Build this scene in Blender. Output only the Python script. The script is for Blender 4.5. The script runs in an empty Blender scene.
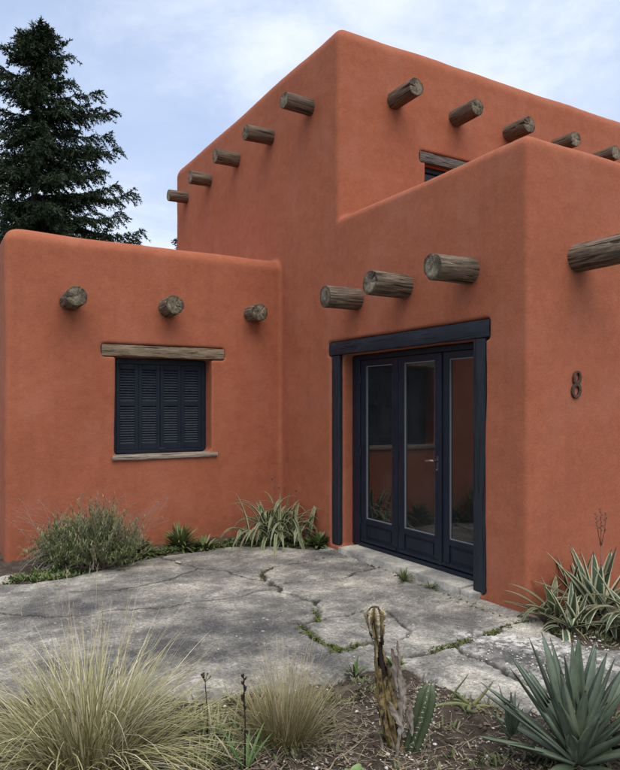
import bpy, bmesh, math, random
import numpy as np
from mathutils import Vector, Matrix, noise
R_ = random.Random(7)
PI = math.pi
sc = bpy.context.scene
COL = sc.collection

# ---------------------------------------------------------------- camera model (used for measuring the photograph)
TH = math.radians(30.37); F_PX = 674.0; CX = 310.0; HY = 406.0; EYE = 1.6
SN, CS = math.sin(TH), math.cos(TH)
RIGHT = Vector((CS, -SN, 0)); FWD = Vector((SN, CS, 0)); UP = Vector((0, 0, 1))
def ray(px):
    t = (px-CX)/F_PX
    return SN+t*CS, CS-t*SN
def on_u(px, py, U):
    du, dv = ray(px); s = U/du
    return Vector((U, dv*s, EYE+(HY-py)*s/F_PX))
def on_v(px, py, V):
    du, dv = ray(px); s = V/dv
    return Vector((du*s, V, EYE+(HY-py)*s/F_PX))
def G(px, py, z=0.0):
    s = (EYE-z)*F_PX/(py-HY)
    du, dv = ray(px)
    return Vector((du*s, dv*s, z))
def at(px, py, s):
    du, dv = ray(px)
    return Vector((du*s, dv*s, EYE+(HY-py)*s/F_PX))

cam_d = bpy.data.cameras.new('camera'); cam = bpy.data.objects.new('camera', cam_d); COL.objects.link(cam)
cam.location = (0, 0, EYE); cam.rotation_euler = (PI/2, 0, -TH)
cam_d.sensor_fit = 'HORIZONTAL'; cam_d.sensor_width = 36; cam_d.lens = F_PX/620*36
cam_d.shift_y = (HY-385)/620; cam_d.clip_start = 0.05; cam_d.clip_end = 3000
sc.camera = cam

# ---------------------------------------------------------------- object helpers
class MB:
    def __init__(s): s.v = []; s.f = []; s.d = []
    def vert(s, p, d=(0, 0, 0)):
        s.v.append((p[0], p[1], p[2])); s.d.append(d); return len(s.v)-1
    def box(s, a, b, d=(0, 0, 0)):
        x0, y0, z0 = a; x1, y1, z1 = b
        i = len(s.v)
        for x, y, z in ((x0,y0,z0),(x1,y0,z0),(x1,y1,z0),(x0,y1,z0),(x0,y0,z1),(x1,y0,z1),(x1,y1,z1),(x0,y1,z1)):
            s.vert((x, y, z), d)
        for q in ((3,2,1,0),(4,5,6,7),(0,1,5,4),(1,2,6,5),(2,3,7,6),(3,0,4,7)):
            s.f.append(tuple(i+k for k in q))
    def tube(s, pts, rad, n=6, d0=0.0, rnd=0.0, cap=True):
        pts = [Vector(p) for p in pts]; m = len(pts)
        if not hasattr(rad, '__len__'): rad = [rad]*m
        prev = None; rings = []
        for i, p in enumerate(pts):
            t = (pts[min(i+1, m-1)]-pts[max(i-1, 0)]).normalized()
            if prev is None:
                a = t.orthogonal().normalized()
            else:
                a = (prev-t*prev.dot(t)).normalized()
            prev = a; b = t.cross(a)
            rings.append([s.vert(p+(a*math.cos(2*PI*k/n)+b*math.sin(2*PI*k/n))*rad[i], (i/(m-1), k/n, rnd)) for k in range(n)])
        for i in range(m-1):
            for k in range(n):
                s.f.append((rings[i][k], rings[i][(k+1)%n], rings[i+1][(k+1)%n], rings[i+1][k]))
        if cap:
            s.f.append(tuple(reversed(rings[0]))); s.f.append(tuple(rings[-1]))
    def build(s, name, mat, parent=None, org=(0, 0, 0), smooth=False, bevel=0.0, link=True):
        me = bpy.data.meshes.new(name)
        o3 = Vector(org)
        me.from_pydata([(x-o3.x, y-o3.y, z-o3.z) for x, y, z in s.v], [], s.f)
        at_ = me.attributes.new('data', 'FLOAT_COLOR', 'POINT')
        flat = np.ones((len(s.v), 4), dtype=np.float32)
        if s.d: flat[:, :3] = np.array(s.d, dtype=np.float32)
        at_.data.foreach_set('color', flat.ravel())
        me.materials.append(mat)
        if bevel:
            bm = bmesh.new(); bm.from_mesh(me)
            bmesh.ops.bevel(bm, geom=list(bm.edges), offset=bevel, segments=2, affect='EDGES', profile=0.5, clamp_overlap=True)
            bm.to_mesh(me); bm.free()
        if smooth:
            me.polygons.foreach_set('use_smooth', [True]*len(me.polygons))
            if smooth == 'auto':
                me.set_sharp_from_angle(angle=math.radians(40))
        me.update()
        o = bpy.data.objects.new(name, me)
        if link: COL.objects.link(o)
        if parent is not None: o.parent = parent
        else: o.location = o3
        return o
def tag(o, label=None, cat=None, group=None, kind=None):
    if label: o['label'] = label
    if cat: o['category'] = cat
    if group: o['group'] = group
    if kind: o['kind'] = kind
    return o
def thing(name, loc, label, cat, group=None):
    o = bpy.data.objects.new(name, None); COL.objects.link(o); o.location = loc
    o.empty_display_size = 0.1
    return tag(o, label, cat, group)
def copy_tree(o, parent=None):
    c = o.copy(); COL.objects.link(c); c.parent = parent
    for ch in list(o.children): copy_tree(ch, c)
    return c

# ---------------------------------------------------------------- material helpers
class N:
    def __init__(s, name, rough=0.8):
        s.m = bpy.data.materials.new(name); s.m.use_nodes = True
        s.nt = s.m.node_tree; s.b = s.nt.nodes['Principled BSDF']
        s.b.inputs['Roughness'].default_value = rough
        s.b.inputs['Specular IOR Level'].default_value = 0.3
    def node(s, t, **kw):
        n = s.nt.nodes.new(t)
        for k, v in kw.items(): setattr(n, k, v)
        return n
    def put(s, sock, v):
        if isinstance(v, bpy.types.NodeSocket): s.nt.links.new(v, sock)
        elif v is not None:
            if hasattr(v, '__len__') and len(v) == 3 and sock.type == 'RGBA': v = (*v, 1)
            sock.default_value = v
    def obj(s, scale=(1, 1, 1)):
        tc = s.node('ShaderNodeTexCoord'); mp = s.node('ShaderNodeMapping')
        s.nt.links.new(tc.outputs['Object'], mp.inputs[0]); mp.inputs['Scale'].default_value = scale
        return mp.outputs[0]
    def data(s):
        a = s.node('ShaderNodeAttribute', attribute_name='data'); x = s.node('ShaderNodeSeparateColor')
        s.nt.links.new(a.outputs['Color'], x.inputs[0]); return x.outputs
    def noise(s, vec, scale, detail=4, rough=0.55, dist=0.0):
        n = s.node('ShaderNodeTexNoise'); s.put(n.inputs['Vector'], vec)
        n.inputs['Scale'].default_value = scale; n.inputs['Detail'].default_value = detail
        n.inputs['Roughness'].default_value = rough; n.inputs['Distortion'].default_value = dist
        return n.outputs[0]
    def voro(s, vec, scale, feat='F1', rnd=1.0):
        n = s.node('ShaderNodeTexVoronoi', feature=feat); s.put(n.inputs['Vector'], vec)
        n.inputs['Scale'].default_value = scale; n.inputs['Randomness'].default_value = rnd
        return n
    def ramp(s, fac, stops):
        r = s.node('ShaderNodeValToRGB'); e = r.color_ramp.elements
        while len(e) < len(stops): e.new(0.5)
        for el, (p, c) in zip(e, stops):
            el.position = p
            el.color = (c, c, c, 1) if not hasattr(c, '__len__') else (*c, 1)
        s.put(r.inputs[0], fac); return r.outputs[0]
    def mix(s, fac, a, b, mode='MIX'):
        n = s.node('ShaderNodeMix', data_type='RGBA', blend_type=mode)
        s.put(n.inputs[0], fac); s.put(n.inputs[6], a); s.put(n.inputs[7], b); return n.outputs[2]
    def math(s, op, a, b=None, clamp=False):
        n = s.node('ShaderNodeMath', operation=op); n.use_clamp = clamp
        s.put(n.inputs[0], a)
        if b is not None: s.put(n.inputs[1], b)
        return n.outputs[0]
    def bump(s, h, strength, dist, normal=None):
        n = s.node('ShaderNodeBump'); n.inputs['Strength'].default_value = strength; n.inputs['Distance'].default_value = dist
        s.put(n.inputs['Height'], h)
        if normal is not None: s.put(n.inputs['Normal'], normal)
        return n.outputs[0]
    def out(s, color=None, rough=None, normal=None):
        if color is not None: s.put(s.b.inputs['Base Color'], color)
        if rough is not None: s.put(s.b.inputs['Roughness'], rough)
        if normal is not None: s.put(s.b.inputs['Normal'], normal)
        return s.m

def mat_stucco():
    n = N('terracotta_stucco', 0.92); n.b.inputs['Specular IOR Level'].default_value = 0.15
    v = n.obj()
    big = n.noise(v, 0.9, 5, 0.6, 0.6)
    c = n.ramp(big, [(0.3, (0.300, 0.096, 0.051)), (0.5, (0.335, 0.110, 0.060)), (0.72, (0.375, 0.130, 0.075))])
    med = n.noise(v, 13.0, 7, 0.7, 0.4)
    c = n.mix(0.38, c, n.ramp(med, [(0.33, (0.26, 0.072, 0.036)), (0.67, (0.43, 0.144, 0.074))]))
    pat = n.noise(n.obj((1, 1, 0.7)), 2.3, 3, 0.5, 0.2)
    c = n.mix(n.math('MULTIPLY', n.ramp(pat, [(0.52, 0.0), (0.68, 1.0)]), 0.34), c, (0.38, 0.155, 0.105))
    # rain streaks, running down the wall
    st = n.noise(n.obj((3.2, 3.2, 0.22)), 2.2, 5, 0.6)
    c = n.mix(n.math('MULTIPLY', n.ramp(st, [(0.52, 0.0), (0.75, 1.0)]), 0.38), c, (0.25, 0.083, 0.05))
    fine = n.noise(v, 70, 3, 0.7)
    c = n.mix(0.13, c, n.ramp(fine, [(0.3, (0.22, 0.06, 0.03)), (0.7, (0.55, 0.20, 0.11))]))
    # splashed dirt close to the ground
    tc = n.node('ShaderNodeNewGeometry'); sp = n.node('ShaderNodeSeparateXYZ'); n.nt.links.new(tc.outputs['Position'], sp.inputs[0])
    low = n.math('MULTIPLY', n.math('SUBTRACT', 1.0, n.math('DIVIDE', sp.outputs[2], 0.4), True), n.ramp(n.noise(v, 7, 5, 0.7), [(0.4, 0.0), (0.7, 0.75)]))
    c = n.mix(low, c, (0.20, 0.075, 0.042))
    trowel = n.noise(n.obj((1, 1, 1)), 7, 5, 0.55, 0.5)
    h = n.bump(trowel, 0.10, 0.03)
    h = n.bump(n.noise(v, 42, 4, 0.6), 0.26, 0.012, h)
    h = n.bump(n.noise(v, 190, 2, 0.6), 0.28, 0.004, h)
    return n.out(c, None, h)

def mat_wood(name, dark, mid, light, log=True, scale=1.0):
    n = N(name, 0.85)
    vz = n.obj((9*scale, 9*scale, 0.9*scale)) if log else n.obj((1.1*scale, 9*scale, 9*scale))
    g = n.noise(vz, 4.5, 8, 0.7, 0.6)
    c = n.ramp(g, [(0.28, dark), (0.5, mid), (0.74, light)])
    big = n.noise(n.obj(), 5, 4, 0.6)
    c = n.mix(n.ramp(big, [(0.35, 0.0), (0.7, 0.55)]), c, mid)
    ck = n.noise(n.obj((22, 22, 0.8)) if log else n.obj((0.9, 20, 20)), 3.2, 3, 0.5, 0.3)
    crack = n.ramp(ck, [(0.36, 1.0), (0.42, 0.0)])
    c = n.mix(n.math('MULTIPLY', crack, 0.8), c, tuple(x*0.3 for x in dark))
    if log:
        d = n.data()
        # end grain: rings round the pith and radial checks
        sp = n.node('ShaderNodeSeparateXYZ'); n.nt.links.new(n.obj(), sp.inputs[0])
        r = n.math('SQRT', n.math('ADD', n.math('MULTIPLY', sp.outputs[0], sp.outputs[0]), n.math('MULTIPLY', sp.outputs[1], sp.outputs[1])))
        rr = n.math('ADD', n.math('MULTIPLY', r, 420.0), n.math('MULTIPLY', n.noise(n.obj(), 14, 3), 9.0))
        ring = n.math('ADD', n.math('MULTIPLY', n.math('SINE', rr), 0.5), 0.5)
        e = n.mix(n.math('MULTIPLY', ring, 0.7), (0.06, 0.045, 0.030), (0.15, 0.12, 0.08))
        e = n.mix(n.ramp(n.noise(n.obj(), 11, 4), [(0.40, 0.0), (0.62, 0.85)]), e, (0.34, 0.285, 0.20))
        e = n.mix(n.ramp(r, [(0.072, 0.0), (0.098, 0.75)]), e, (0.045, 0.033, 0.022))
        c = n.mix(d[0], c, e)
    h = n.bump(g, 0.8, 0.015)
    h = n.bump(n.ramp(ck, [(0.34, 0.0), (0.44, 1.0)]), 0.8, 0.01, h)
    return n.out(c, None, h)

def mat_navy():
    n = N('navy_paint', 0.42)
    v = n.obj()
    c = n.ramp(n.noise(v, 6, 5, 0.6), [(0.3, (0.006, 0.0098, 0.0185)), (0.7, (0.010, 0.0155, 0.028))])
    c = n.mix(n.ramp(n.noise(v, 45, 4, 0.7), [(0.62, 0.0), (0.75, 0.35)]), c, (0.045, 0.052, 0.07))
    gr = n.noise(n.obj((14, 14, 1.0)), 6, 4, 0.6)
    return n.out(c, n.ramp(n.noise(v, 9, 3), [(0.3, 0.34), (0.7, 0.55)]), n.bump(gr, 0.12, 0.004))

def mat_navy_timber(post=False):
    n = N('navy_post_timber' if post else 'navy_timber', 0.6)
    g = n.noise(n.obj((9, 9, 1.3) if post else (9, 1.3, 9)), 3.5, 6, 0.65, 0.8)
    c = n.ramp(g, [(0.3, (0.009, 0.0125, 0.019)), (0.55, (0.016, 0.021, 0.030)), (0.75, (0.028, 0.034, 0.045))])
    ck = n.noise(n.obj((18, 18, 0.7) if post else (18, 0.7, 18)), 2.6, 3, 0.5, 0.4)
    c = n.mix(n.ramp(ck, [(0.37, 0.85), (0.41, 0.0)]), c, (0.004, 0.005, 0.008))
    return n.out(c, None, n.bump(n.ramp(ck, [(0.36, 0.0), (0.43, 1.0)]), 0.7, 0.008, n.bump(g, 0.4, 0.006)))

def mat_glass():
    n = N('window_glass', 0.02)
    nt = n.nt; nt.nodes.remove(n.b)
    out = [x for x in nt.nodes if x.type == 'OUTPUT_MATERIAL'][0]
    fr = n.node('ShaderNodeFresnel'); fr.inputs[0].default_value = 1.95
    tr = n.node('ShaderNodeBsdfTransparent'); tr.inputs[0].default_value = (0.82, 0.84, 0.83, 1)
    gl = n.node('ShaderNodeBsdfGlossy'); gl.inputs['Roughness'].default_value = 0.02; gl.inputs[0].default_value = (1, 1, 1, 1)
    gl_n = n.bump(n.noise(n.obj(), 1.6, 2, 0.4), 0.05, 0.05); nt.links.new(gl_n, gl.inputs['Normal'])
    mx = n.node('ShaderNodeMixShader')
    nt.links.new(fr.outputs[0], mx.inputs[0]); nt.links.new(tr.outputs[0], mx.inputs[1]); nt.links.new(gl.outputs[0], mx.inputs[2])
    df = n.node('ShaderNodeBsdfDiffuse'); df.inputs[0].default_value = (0.42, 0.43, 0.42, 1)
    m2 = n.node('ShaderNodeMixShader'); nt.links.new(n.ramp(n.noise(n.obj(), 3, 5, 0.6), [(0.3, 0.008), (0.7, 0.03)]), m2.inputs[0]); nt.links.new(mx.outputs[0], m2.inputs[1]); nt.links.new(df.outputs[0], m2.inputs[2])
    nt.links.new(m2.outputs[0], out.inputs[0])
    return n.m

def mat_plain(name, c, rough=0.7, metal=0.0, var=0.0, scale=8):
    n = N(name, rough); n.b.inputs['Metallic'].default_value = metal
    if var:
        f = n.noise(n.obj(), scale, 5, 0.6)
        return n.out(n.ramp(f, [(0.3, tuple(x*(1-var) for x in c)), (0.7, tuple(min(1, x*(1+var)) for x in c))]), None, n.bump(f, 0.3, 0.01))
    return n.out(c)

def mat_leaf(name, base, tip, rndcol, dry=None, edge=None, edge_w=0.18, rough=0.55, spec=0.3, trans=0.15, brown=False):
    """data: R along, G across (0..1), B random"""
    n = N(name, rough); n.b.inputs['Specular IOR Level'].default_value = spec
    d = n.data()
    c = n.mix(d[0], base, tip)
    c = n.mix(n.math('MULTIPLY', d[2], 0.75), c, rndcol)
    if dry is not None:
        c = n.mix(n.ramp(d[2], [(0.78, 0.0), (0.86, 0.85)]), c, dry)
    v = n.obj()
    c = n.mix(0.35, c, n.mix(1.0, c, n.ramp(n.noise(v, 22, 4, 0.6), [(0.3, 0.5), (0.7, 1.6)]), 'MULTIPLY'))
    if edge is not None:
        dd = n.math('ABSOLUTE', n.math('SUBTRACT', d[1], 0.5))
        w = n.math('ADD', dd, n.math('MULTIPLY', n.math('SUBTRACT', n.noise(v, 30, 2), 0.5), 0.08))
        c = n.mix(n.ramp(w, [(0.5-edge_w-0.03, 0.0), (0.5-edge_w+0.03, 1.0)]), c, edge)
    if trans:
        n.b.inputs['Subsurface Weight'].default_value = 0.0
    if brown: c = n.mix(n.ramp(d[0], [(0.955, 0.0), (0.975, 1.0)]), c, (0.05, 0.028, 0.02))
    stri = n.noise(n.obj((1, 1, 1)), 90, 2)
    return n.out(c, None, n.bump(stri, 0.15, 0.004))

STUCCO = mat_stucco()
LOG = mat_wood('weathered_log', (0.035, 0.025, 0.018), (0.15, 0.113, 0.080), (0.42, 0.345, 0.255))
LOGB = mat_wood('brown_log', (0.040, 0.028, 0.021), (0.125, 0.088, 0.062), (0.25, 0.185, 0.135))
BEAM = mat_wood('weathered_plank', (0.065, 0.045, 0.030), (0.20, 0.148, 0.098), (0.42, 0.34, 0.24), log=False)
BEAMD = mat_wood('dark_grey_plank', (0.05, 0.042, 0.036), (0.115, 0.10, 0.085), (0.20, 0.178, 0.15), log=False)
SILL = mat_wood('pale_sill_board', (0.12, 0.095, 0.075), (0.30, 0.25, 0.20), (0.46, 0.40, 0.33), log=False)
NAVY = mat_navy(); NAVT = mat_navy_timber(); NAVP = mat_navy_timber(True); GLASS = mat_glass()

# ================================================================= HOUSE
U1 = 4.049; VS = 3.608; VW = 7.645; UW = 0.807; VU = 6.295; VB = 11.67
HW, HM, HU = 3.475, 3.70, 5.89
ORG = Vector((U1, VS, 0))
house = thing('adobe_house', ORG, 'terracotta adobe style house with stepped flat roofs, log beams, navy shutters and glazed door', 'house')

def round_block(x0, y0, x1, y1, z0, z1, rt, rc, seg=6):
    bm = bmesh.new(); rings = []
    prof = [(0, z0)] + [(rt*(1-math.cos(a)), z1-rt+rt*math.sin(a)) for a in [PI/2*k/8 for k in range(9)]]
    for ins, z in prof:
        r = []
        for cx, cy, a0 in ((x1-ins-rc, y1-ins-rc, 0), (x0+ins+rc, y1-ins-rc, PI/2), (x0+ins+rc, y0+ins+rc, PI), (x1-ins-rc, y0+ins+rc, 1.5*PI)):
            for k in range(seg+1):
                a = a0+PI/2*k/seg
                r.append(bm.verts.new((cx+rc*math.cos(a), cy+rc*math.sin(a), z)))
        rings.append(r)
    n = len(rings[0])
    for i in range(len(rings)-1):
        for k in range(n):
            bm.faces.new((rings[i][k], rings[i][(k+1)%n], rings[i+1][(k+1)%n], rings[i+1][k]))
    bm.faces.new(list(reversed(rings[0]))); bm.faces.new(rings[-1])
    me = bpy.data.meshes.new('block'); bm.to_mesh(me); bm.free()
    o = bpy.data.objects.new('block', me); COL.objects.link(o); return o
def cutter(a, b):
    m = MB(); m.box(a, b); return m.build('cutter', STUCCO)

blk = round_block(U1, VU, 11.6, VB, -0.35, HU, 0.20, 0.06)
b2 = round_block(U1, VS, 10.2, VU+1.0, -0.35, HM, 0.085, 0.035)
b3 = round_block(UW, VW, U1+1.0, 12.4, -0.35, HW, 0.15, 0.05)
# door opening
DV0, DV1 = 4.08, 6.29
LZ0, LZ1 = 2.165, 2.32
cut = [cutter((U1-0.2, DV0, 0.03), (U1+0.5, DV1, LZ0)),
       cutter((U1-0.2, 4.005, LZ0-0.01), (U1+0.065, 6.49, LZ1)),           # lintel pocket
       cutter((U1-0.2, 6.20, 0.05), (U1+0.065, 6.445, LZ0+0.01)),          # left post pocket
       cutter((U1-0.2, 4.055, 0.05), (U1+0.065, 4.3, LZ0+0.01)),           # right post pocket
       cutter((U1+0.33, 3.95, 0.03), (7.2, 7.2, 2.75)),                    # the room
       cutter((1.94, VW-0.2, 1.04), (3.10, VW+0.30, 2.16)),                # wing window
       cutter((1.785, VW-0.2, 2.155), (3.270, VW+0.08, 2.302)),            # its lintel
       cutter((4.42, 3.95, 3.3), (9.8, VU-0.001, 4.2)),                    # flat roof behind the parapet
       cutter((5.30, VU-0.2, 3.6), (6.45, VU+0.30, 4.53)),                 # upper window
       cutter((5.21, VU-0.2, 4.525), (6.55, VU+0.09, 4.665))]
for o in [b2, b3]:
    md = blk.modifiers.new('u', 'BOOLEAN'); md.operation = 'UNION'; md.solver = 'EXACT'; md.object = o
for o in cut:
    md = blk.modifiers.new('d', 'BOOLEAN'); md.operation = 'DIFFERENCE'; md.solver = 'EXACT'; md.object = o
rm = blk.modifiers.new('r', 'REMESH'); rm.mode = 'VOXEL'; rm.voxel_size = 0.0225; rm.use_smooth_shade = True
sm = blk.modifiers.new('s', 'SMOOTH'); sm.factor = 0.5; sm.iterations = 2
dg = bpy.context.evaluated_depsgraph_get()
wall_me = bpy.data.meshes.new_from_object(blk.evaluated_get(dg)); wall_me.name = 'wall'
for o in [blk, b2, b3]+cut: bpy.data.objects.remove(o, do_unlink=True)
nv = len(wall_me.vertices)
co = np.empty(nv*3, dtype=np.float32); wall_me.vertices.foreach_get('co', co); co = co.reshape(-1, 3)
no = np.empty(nv*3, dtype=np.float32); wall_me.vertex_normals.foreach_get('vector', no); no = no.reshape(-1, 3)
# hand-trowelled unevenness, sum of random plane waves warped (smooth, cheap)
rs = np.random.RandomState(3)
disp = np.zeros(nv, dtype=np.float32)
for wl, amp, cnt in ((1.6, 0.0034, 7), (0.6, 0.0013, 9), (0.22, 0.0006, 11)):
    for _ in range(cnt):
        k = rs.randn(3); k = k/np.linalg.norm(k)*2*PI/(wl*rs.uniform(0.7, 1.4))
        disp += amp/math.sqrt(cnt)*1.6*np.sin(co@k+rs.uniform(0, 6.28)+0.8*np.sin(co@(k[[1, 2, 0]]*0.6)))
co += no*disp[:, None]
co -= np.array(ORG, dtype=np.float32)
wall_me.vertices.foreach_set('co', co.ravel()); wall_me.update()
wall_me.materials.clear(); wall_me.materials.append(STUCCO)
wall_me.polygons.foreach_set('use_smooth', [True]*len(wall_me.polygons))
wall = bpy.data.objects.new('wall', wall_me); COL.objects.link(wall); wall.parent = house

# ---- log beams
def make_log(seed, R, L, mat):
    r = random.Random(seed); m = MB(); ns = 44
    cracks = [(r.uniform(0, 6.28), r.uniform(0.18, 0.36), r.uniform(0.03, 0.05), r.uniform(0.5, 1.0)) for _ in range(3)]
    cracks[1] = (cracks[1][0], 0.16, 0.05, 0.8)
    def rad(phi, z):
        v = R*(1+0.035*math.sin(phi*2+seed)+0.02*math.sin(3*phi+seed*2.3)+0.012*math.sin(7*phi+z*6))
        v *= 1+0.05*(noise.noise(Vector((math.cos(phi)*1.6, math.sin(phi)*1.6, z*3+seed*5))))
        for p0, dp, w, ln in cracks:
            dd = (phi-p0-0.15*math.sin(z*7+seed)+PI) % (2*PI)-PI
            fade = max(0.0, 1-(L-z)/(L*ln))
            v -= R*dp*0.8*math.exp(-(dd/w)**2)*fade
        return v
    zs = [-0.12+(L+0.12-0.006)*k/12 for k in range(13)]
    rings = []
    for z in zs:
        rings.append([m.vert((rad(2*PI*k/ns, z)*math.cos(2*PI*k/ns), rad(2*PI*k/ns, z)*math.sin(2*PI*k/ns), z), (0, k/ns, 0)) for k in range(ns)])
    for fr in (0.955, 0.75, 0.5, 0.25):
        row = []
        for k in range(ns):
            phi = 2*PI*k/ns; q = rad(phi, L)*fr; z = L+0.004*noise.noise(Vector((q*20*math.cos(phi), q*20*math.sin(phi), seed)))
            for p0, dp, w, ln in cracks:
                dd = (phi-p0+PI) % (2*PI)-PI
                z -= 0.02*dp*3*math.exp(-(dd/(w*(0.7+0.5/fr)))**2)
            row.append(m.vert((q*math.cos(phi), q*math.sin(phi), z), (1 if fr < 0.99 else 0.3, k/ns, 0)))
        rings.append(row)
    for i in range(len(rings)-1):
        for k in range(ns):
            m.f.append((rings[i][k], rings[i][(k+1)%ns], rings[i+1][(k+1)%ns], rings[i+1][k]))
    c = m.vert((0, 0, L-0.004), (1, 0, 0))
    for k in range(ns): m.f.append((rings[-1][k], rings[-1][(k+1)%ns], c))
    o = m.build('roof_beam', mat, None, smooth='auto', link=False)
    return o.data
def put_log(base, axis, L, R, seed, mat, label=None):
    me = make_log(seed, R, L, mat)
    o = bpy.data.objects.new('roof_beam', me); COL.objects.link(o); o.parent = house
    o.location = base-ORG
    ax = {'u': Vector((-1, 0, 0)), 'v': Vector((0, -1, 0))}[axis]
    rr = random.Random(seed*7+1)
    ax = (ax+Vector((rr.uniform(-.02, .02), rr.uniform(-.02, .02), rr.uniform(-.02, .02)))).normalized()
    o.rotation_euler = ax.to_track_quat('Z', 'Y').to_euler()
    o.rotation_euler.rotate_axis('Z', rr.uniform(0, 6.28))
    if label: o['label'] = label
VP1 = CX+F_PX*CS/SN; VP2 = CX-F_PX*SN/CS
def logs_west(spec, R, mat, s0):
    for i, (ex, ey, bx) in enumerate(spec):
        by = ey+(HY-ey)*(bx-ex)/(VP1-ex)
        b = on_u(bx, by, U1)
        du, dv = ray(ex); e = du*b.y/dv
        put_log(b, 'u', U1-e, R, s0+i, mat)
def logs_south(spec, V, R, mat, s0):
    for i, (ex, ey, bx) in enumerate(spec):
        by = ey+(HY-ey)*(bx-ex)/(VP2-ex)
        b = on_v(bx, by, V)
        du, dv = ray(ex); e = dv*b.x/du
        put_log(b, 'v', V-e, R, s0+i, mat)
logs_west([(325.3, 295.8, 357.5), (369, 283, 406), (431.7, 265.4, 470.5)], 0.112, LOG, 1)
logs_west([(283.5, 101, 310), (245.5, 132, 271), (215, 156, 238), (190, 177, 210), (168.5, 195, 187)], 0.098, LOGB, 11)
logs_south([(77, 296.5, 70), (175, 305, 167), (260, 312, 252)], VW, 0.108, LOG, 21)
logs_south([(416.4, 87.4, 394), (477.3, 107.2, 455), (529.7, 124.1, 508), (576, 138.6, 556), (616, 152.7, 597)], VU, 0.102, LOGB, 31)
put_log(Vector((4.63, VS, 2.80)), 'v', 0.52, 0.115, 41, LOG)
for k, u in enumerate((6.05, 7.45, 8.85)): put_log(Vector((u, VS, 2.80)), 'v', 0.43, 0.115, 42+k, LOG)

# ---- window of the wing
def rough_bar(a, b, mat, name, parent, org, amp=0.006, step=0.03, seed=0, axis=0):
    """hand-hewn plank: a box with many cross-sections, each a little off"""
    m = MB(); a = Vector(a); b = Vector(b); L = b[axis]-a[axis]; n = max(4, int(L/step)); o1, o2 = [k for k in range(3) if k != axis]
    rings = []
    def ns(x, y, z): return noise.noise(Vector((x, y, z+seed*3.1)))
    per = [(0, 0), (0.33, 0), (0.66, 0), (1, 0), (1, .33), (1, .66), (1, 1), (.66, 1), (.33, 1), (0, 1), (0, .66), (0, .33)]
    for i in range(n+1):
        x = a[axis]+L*i/n; row = []
        for j, (p, q) in enumerate(per):
            P = [0, 0, 0]; P[axis] = x
            P[o1] = a[o1]+(b[o1]-a[o1])*p + amp*(0.9*ns(x*4, p*2, q*2)+0.6*ns(x*14, p*5+9, q*5)) * (-1 if p < .5 else 1)
            P[o2] = a[o2]+(b[o2]-a[o2])*q + amp*(0.9*ns(x*4+7, p*2, q*2+5)+0.6*ns(x*14, p*5, q*5+3)) * (-1 if q < .5 else 1)
            if (p in (0, 1)) and (q in (0, 1)):
                P[o1] += (0.006 if p == 0 else -0.006); P[o2] += (0.006 if q == 0 else -0.006)
            row.append(m.vert(P))
        rings.append(row)
    k = len(per)
    for i in range(n):
        for j in range(k): m.f.append((rings[i][j], rings[i][(j+1)%k], rings[i+1][(j+1)%k], rings[i+1][j]))
    m.f.append(tuple(reversed(rings[0]))); m.f.append(tuple(rings[-1]))
    return m.build(name, mat, parent, org=org, smooth='auto')

win = MB()
SV = VW+0.20
for a, b in (((1.945, SV-0.02, 1.05), (1.998, SV+0.07, 2.155)), ((3.042, SV-0.02, 1.05), (3.095, SV+0.07, 2.155)),
             ((1.998, SV-0.02, 2.09), (3.042, SV+0.07, 2.155)), ((1.998, SV-0.02, 1.05), (3.042, SV+0.07, 1.085))):
    win.box(a, b)
window = win.build('window', NAVY, house, org=ORG, bevel=0.004)
window['label'] = 'ground floor window with closed navy louvred shutters'
LW = 1.044/4
def shutter_leaf(h):
    """local origin = lower left corner of the leaf, x to the right, y into the wall"""
    f = MB(); t = 0.036
    f.box((0.002, 0, 0), (0.045, t, h)); f.box((LW-0.045, 0, 0), (LW-0.002, t, h))
    zt = [(0, 0.075), (0.51, 0.57), (h-0.06, h)]
    for z0, z1 in zt: f.box((0.0455, 0.001, z0), (LW-0.0455, t-0.001, z1))
    leaf = f.build('shutter', NAVY, None, bevel=0.003)
    for z0, z1 in ((0.075, 0.51), (0.57, h-0.06)):
        p = MB(); n = int((z1-z0)/0.0285)
        for k in range(n):
            zc = z0+(k+0.5)*(z1-z0)/n
            i = len(p.v); hw = 0.014; x0, x1 = 0.046, LW-0.046
            for x in (x0, x1):
                for y, z in ((0.004, zc-hw), (0.030, zc+hw*0.8), (0.030, zc+hw*0.8+0.006), (0.004, zc-hw+0.007)):
                    p.vert((x, y, z))
            for q in ((0,1,2,3), (7,6,5,4), (0,4,5,1), (1,5,6,2), (2,6,7,3), (3,7,4,0)): p.f.append(tuple(i+w for w in q))
        p.build('louvre', NAVS, leaf)
    return leaf
NAVS = mat_plain('pale_navy_slat', (0.028, 0.034, 0.046), 0.55, 0, 0.35, 30)  # slats in a paler, greyer navy than the shutter frames
leaf0 = shutter_leaf(1.0)
for k in range(4):
    o = leaf0 if k == 0 else copy_tree(leaf0)
    o.parent = window
    o.location = Vector((1.998+k*LW, SV-0.012-(0.004 if k in (0, 2) else 0), 1.088))-ORG
    o.scale = (1, 1, 1)
mb = MB(); mb.box((1.998, SV+0.05, 1.085), (3.042, SV+0.065, 2.09)); mb.build('backing', mat_plain('dark_pane', (0.012, 0.013, 0.016), 0.3), window, org=ORG)
rough_bar((1.792, VW-0.004, 2.162), (3.262, VW+0.075, 2.296), BEAM, 'lintel', window, ORG, 0.006, seed=1)
rough_bar((1.905, VW-0.035, 0.985), (3.165, VW+0.19, 1.046), SILL, 'window_sill', window, ORG, 0.004, seed=2)
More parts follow.
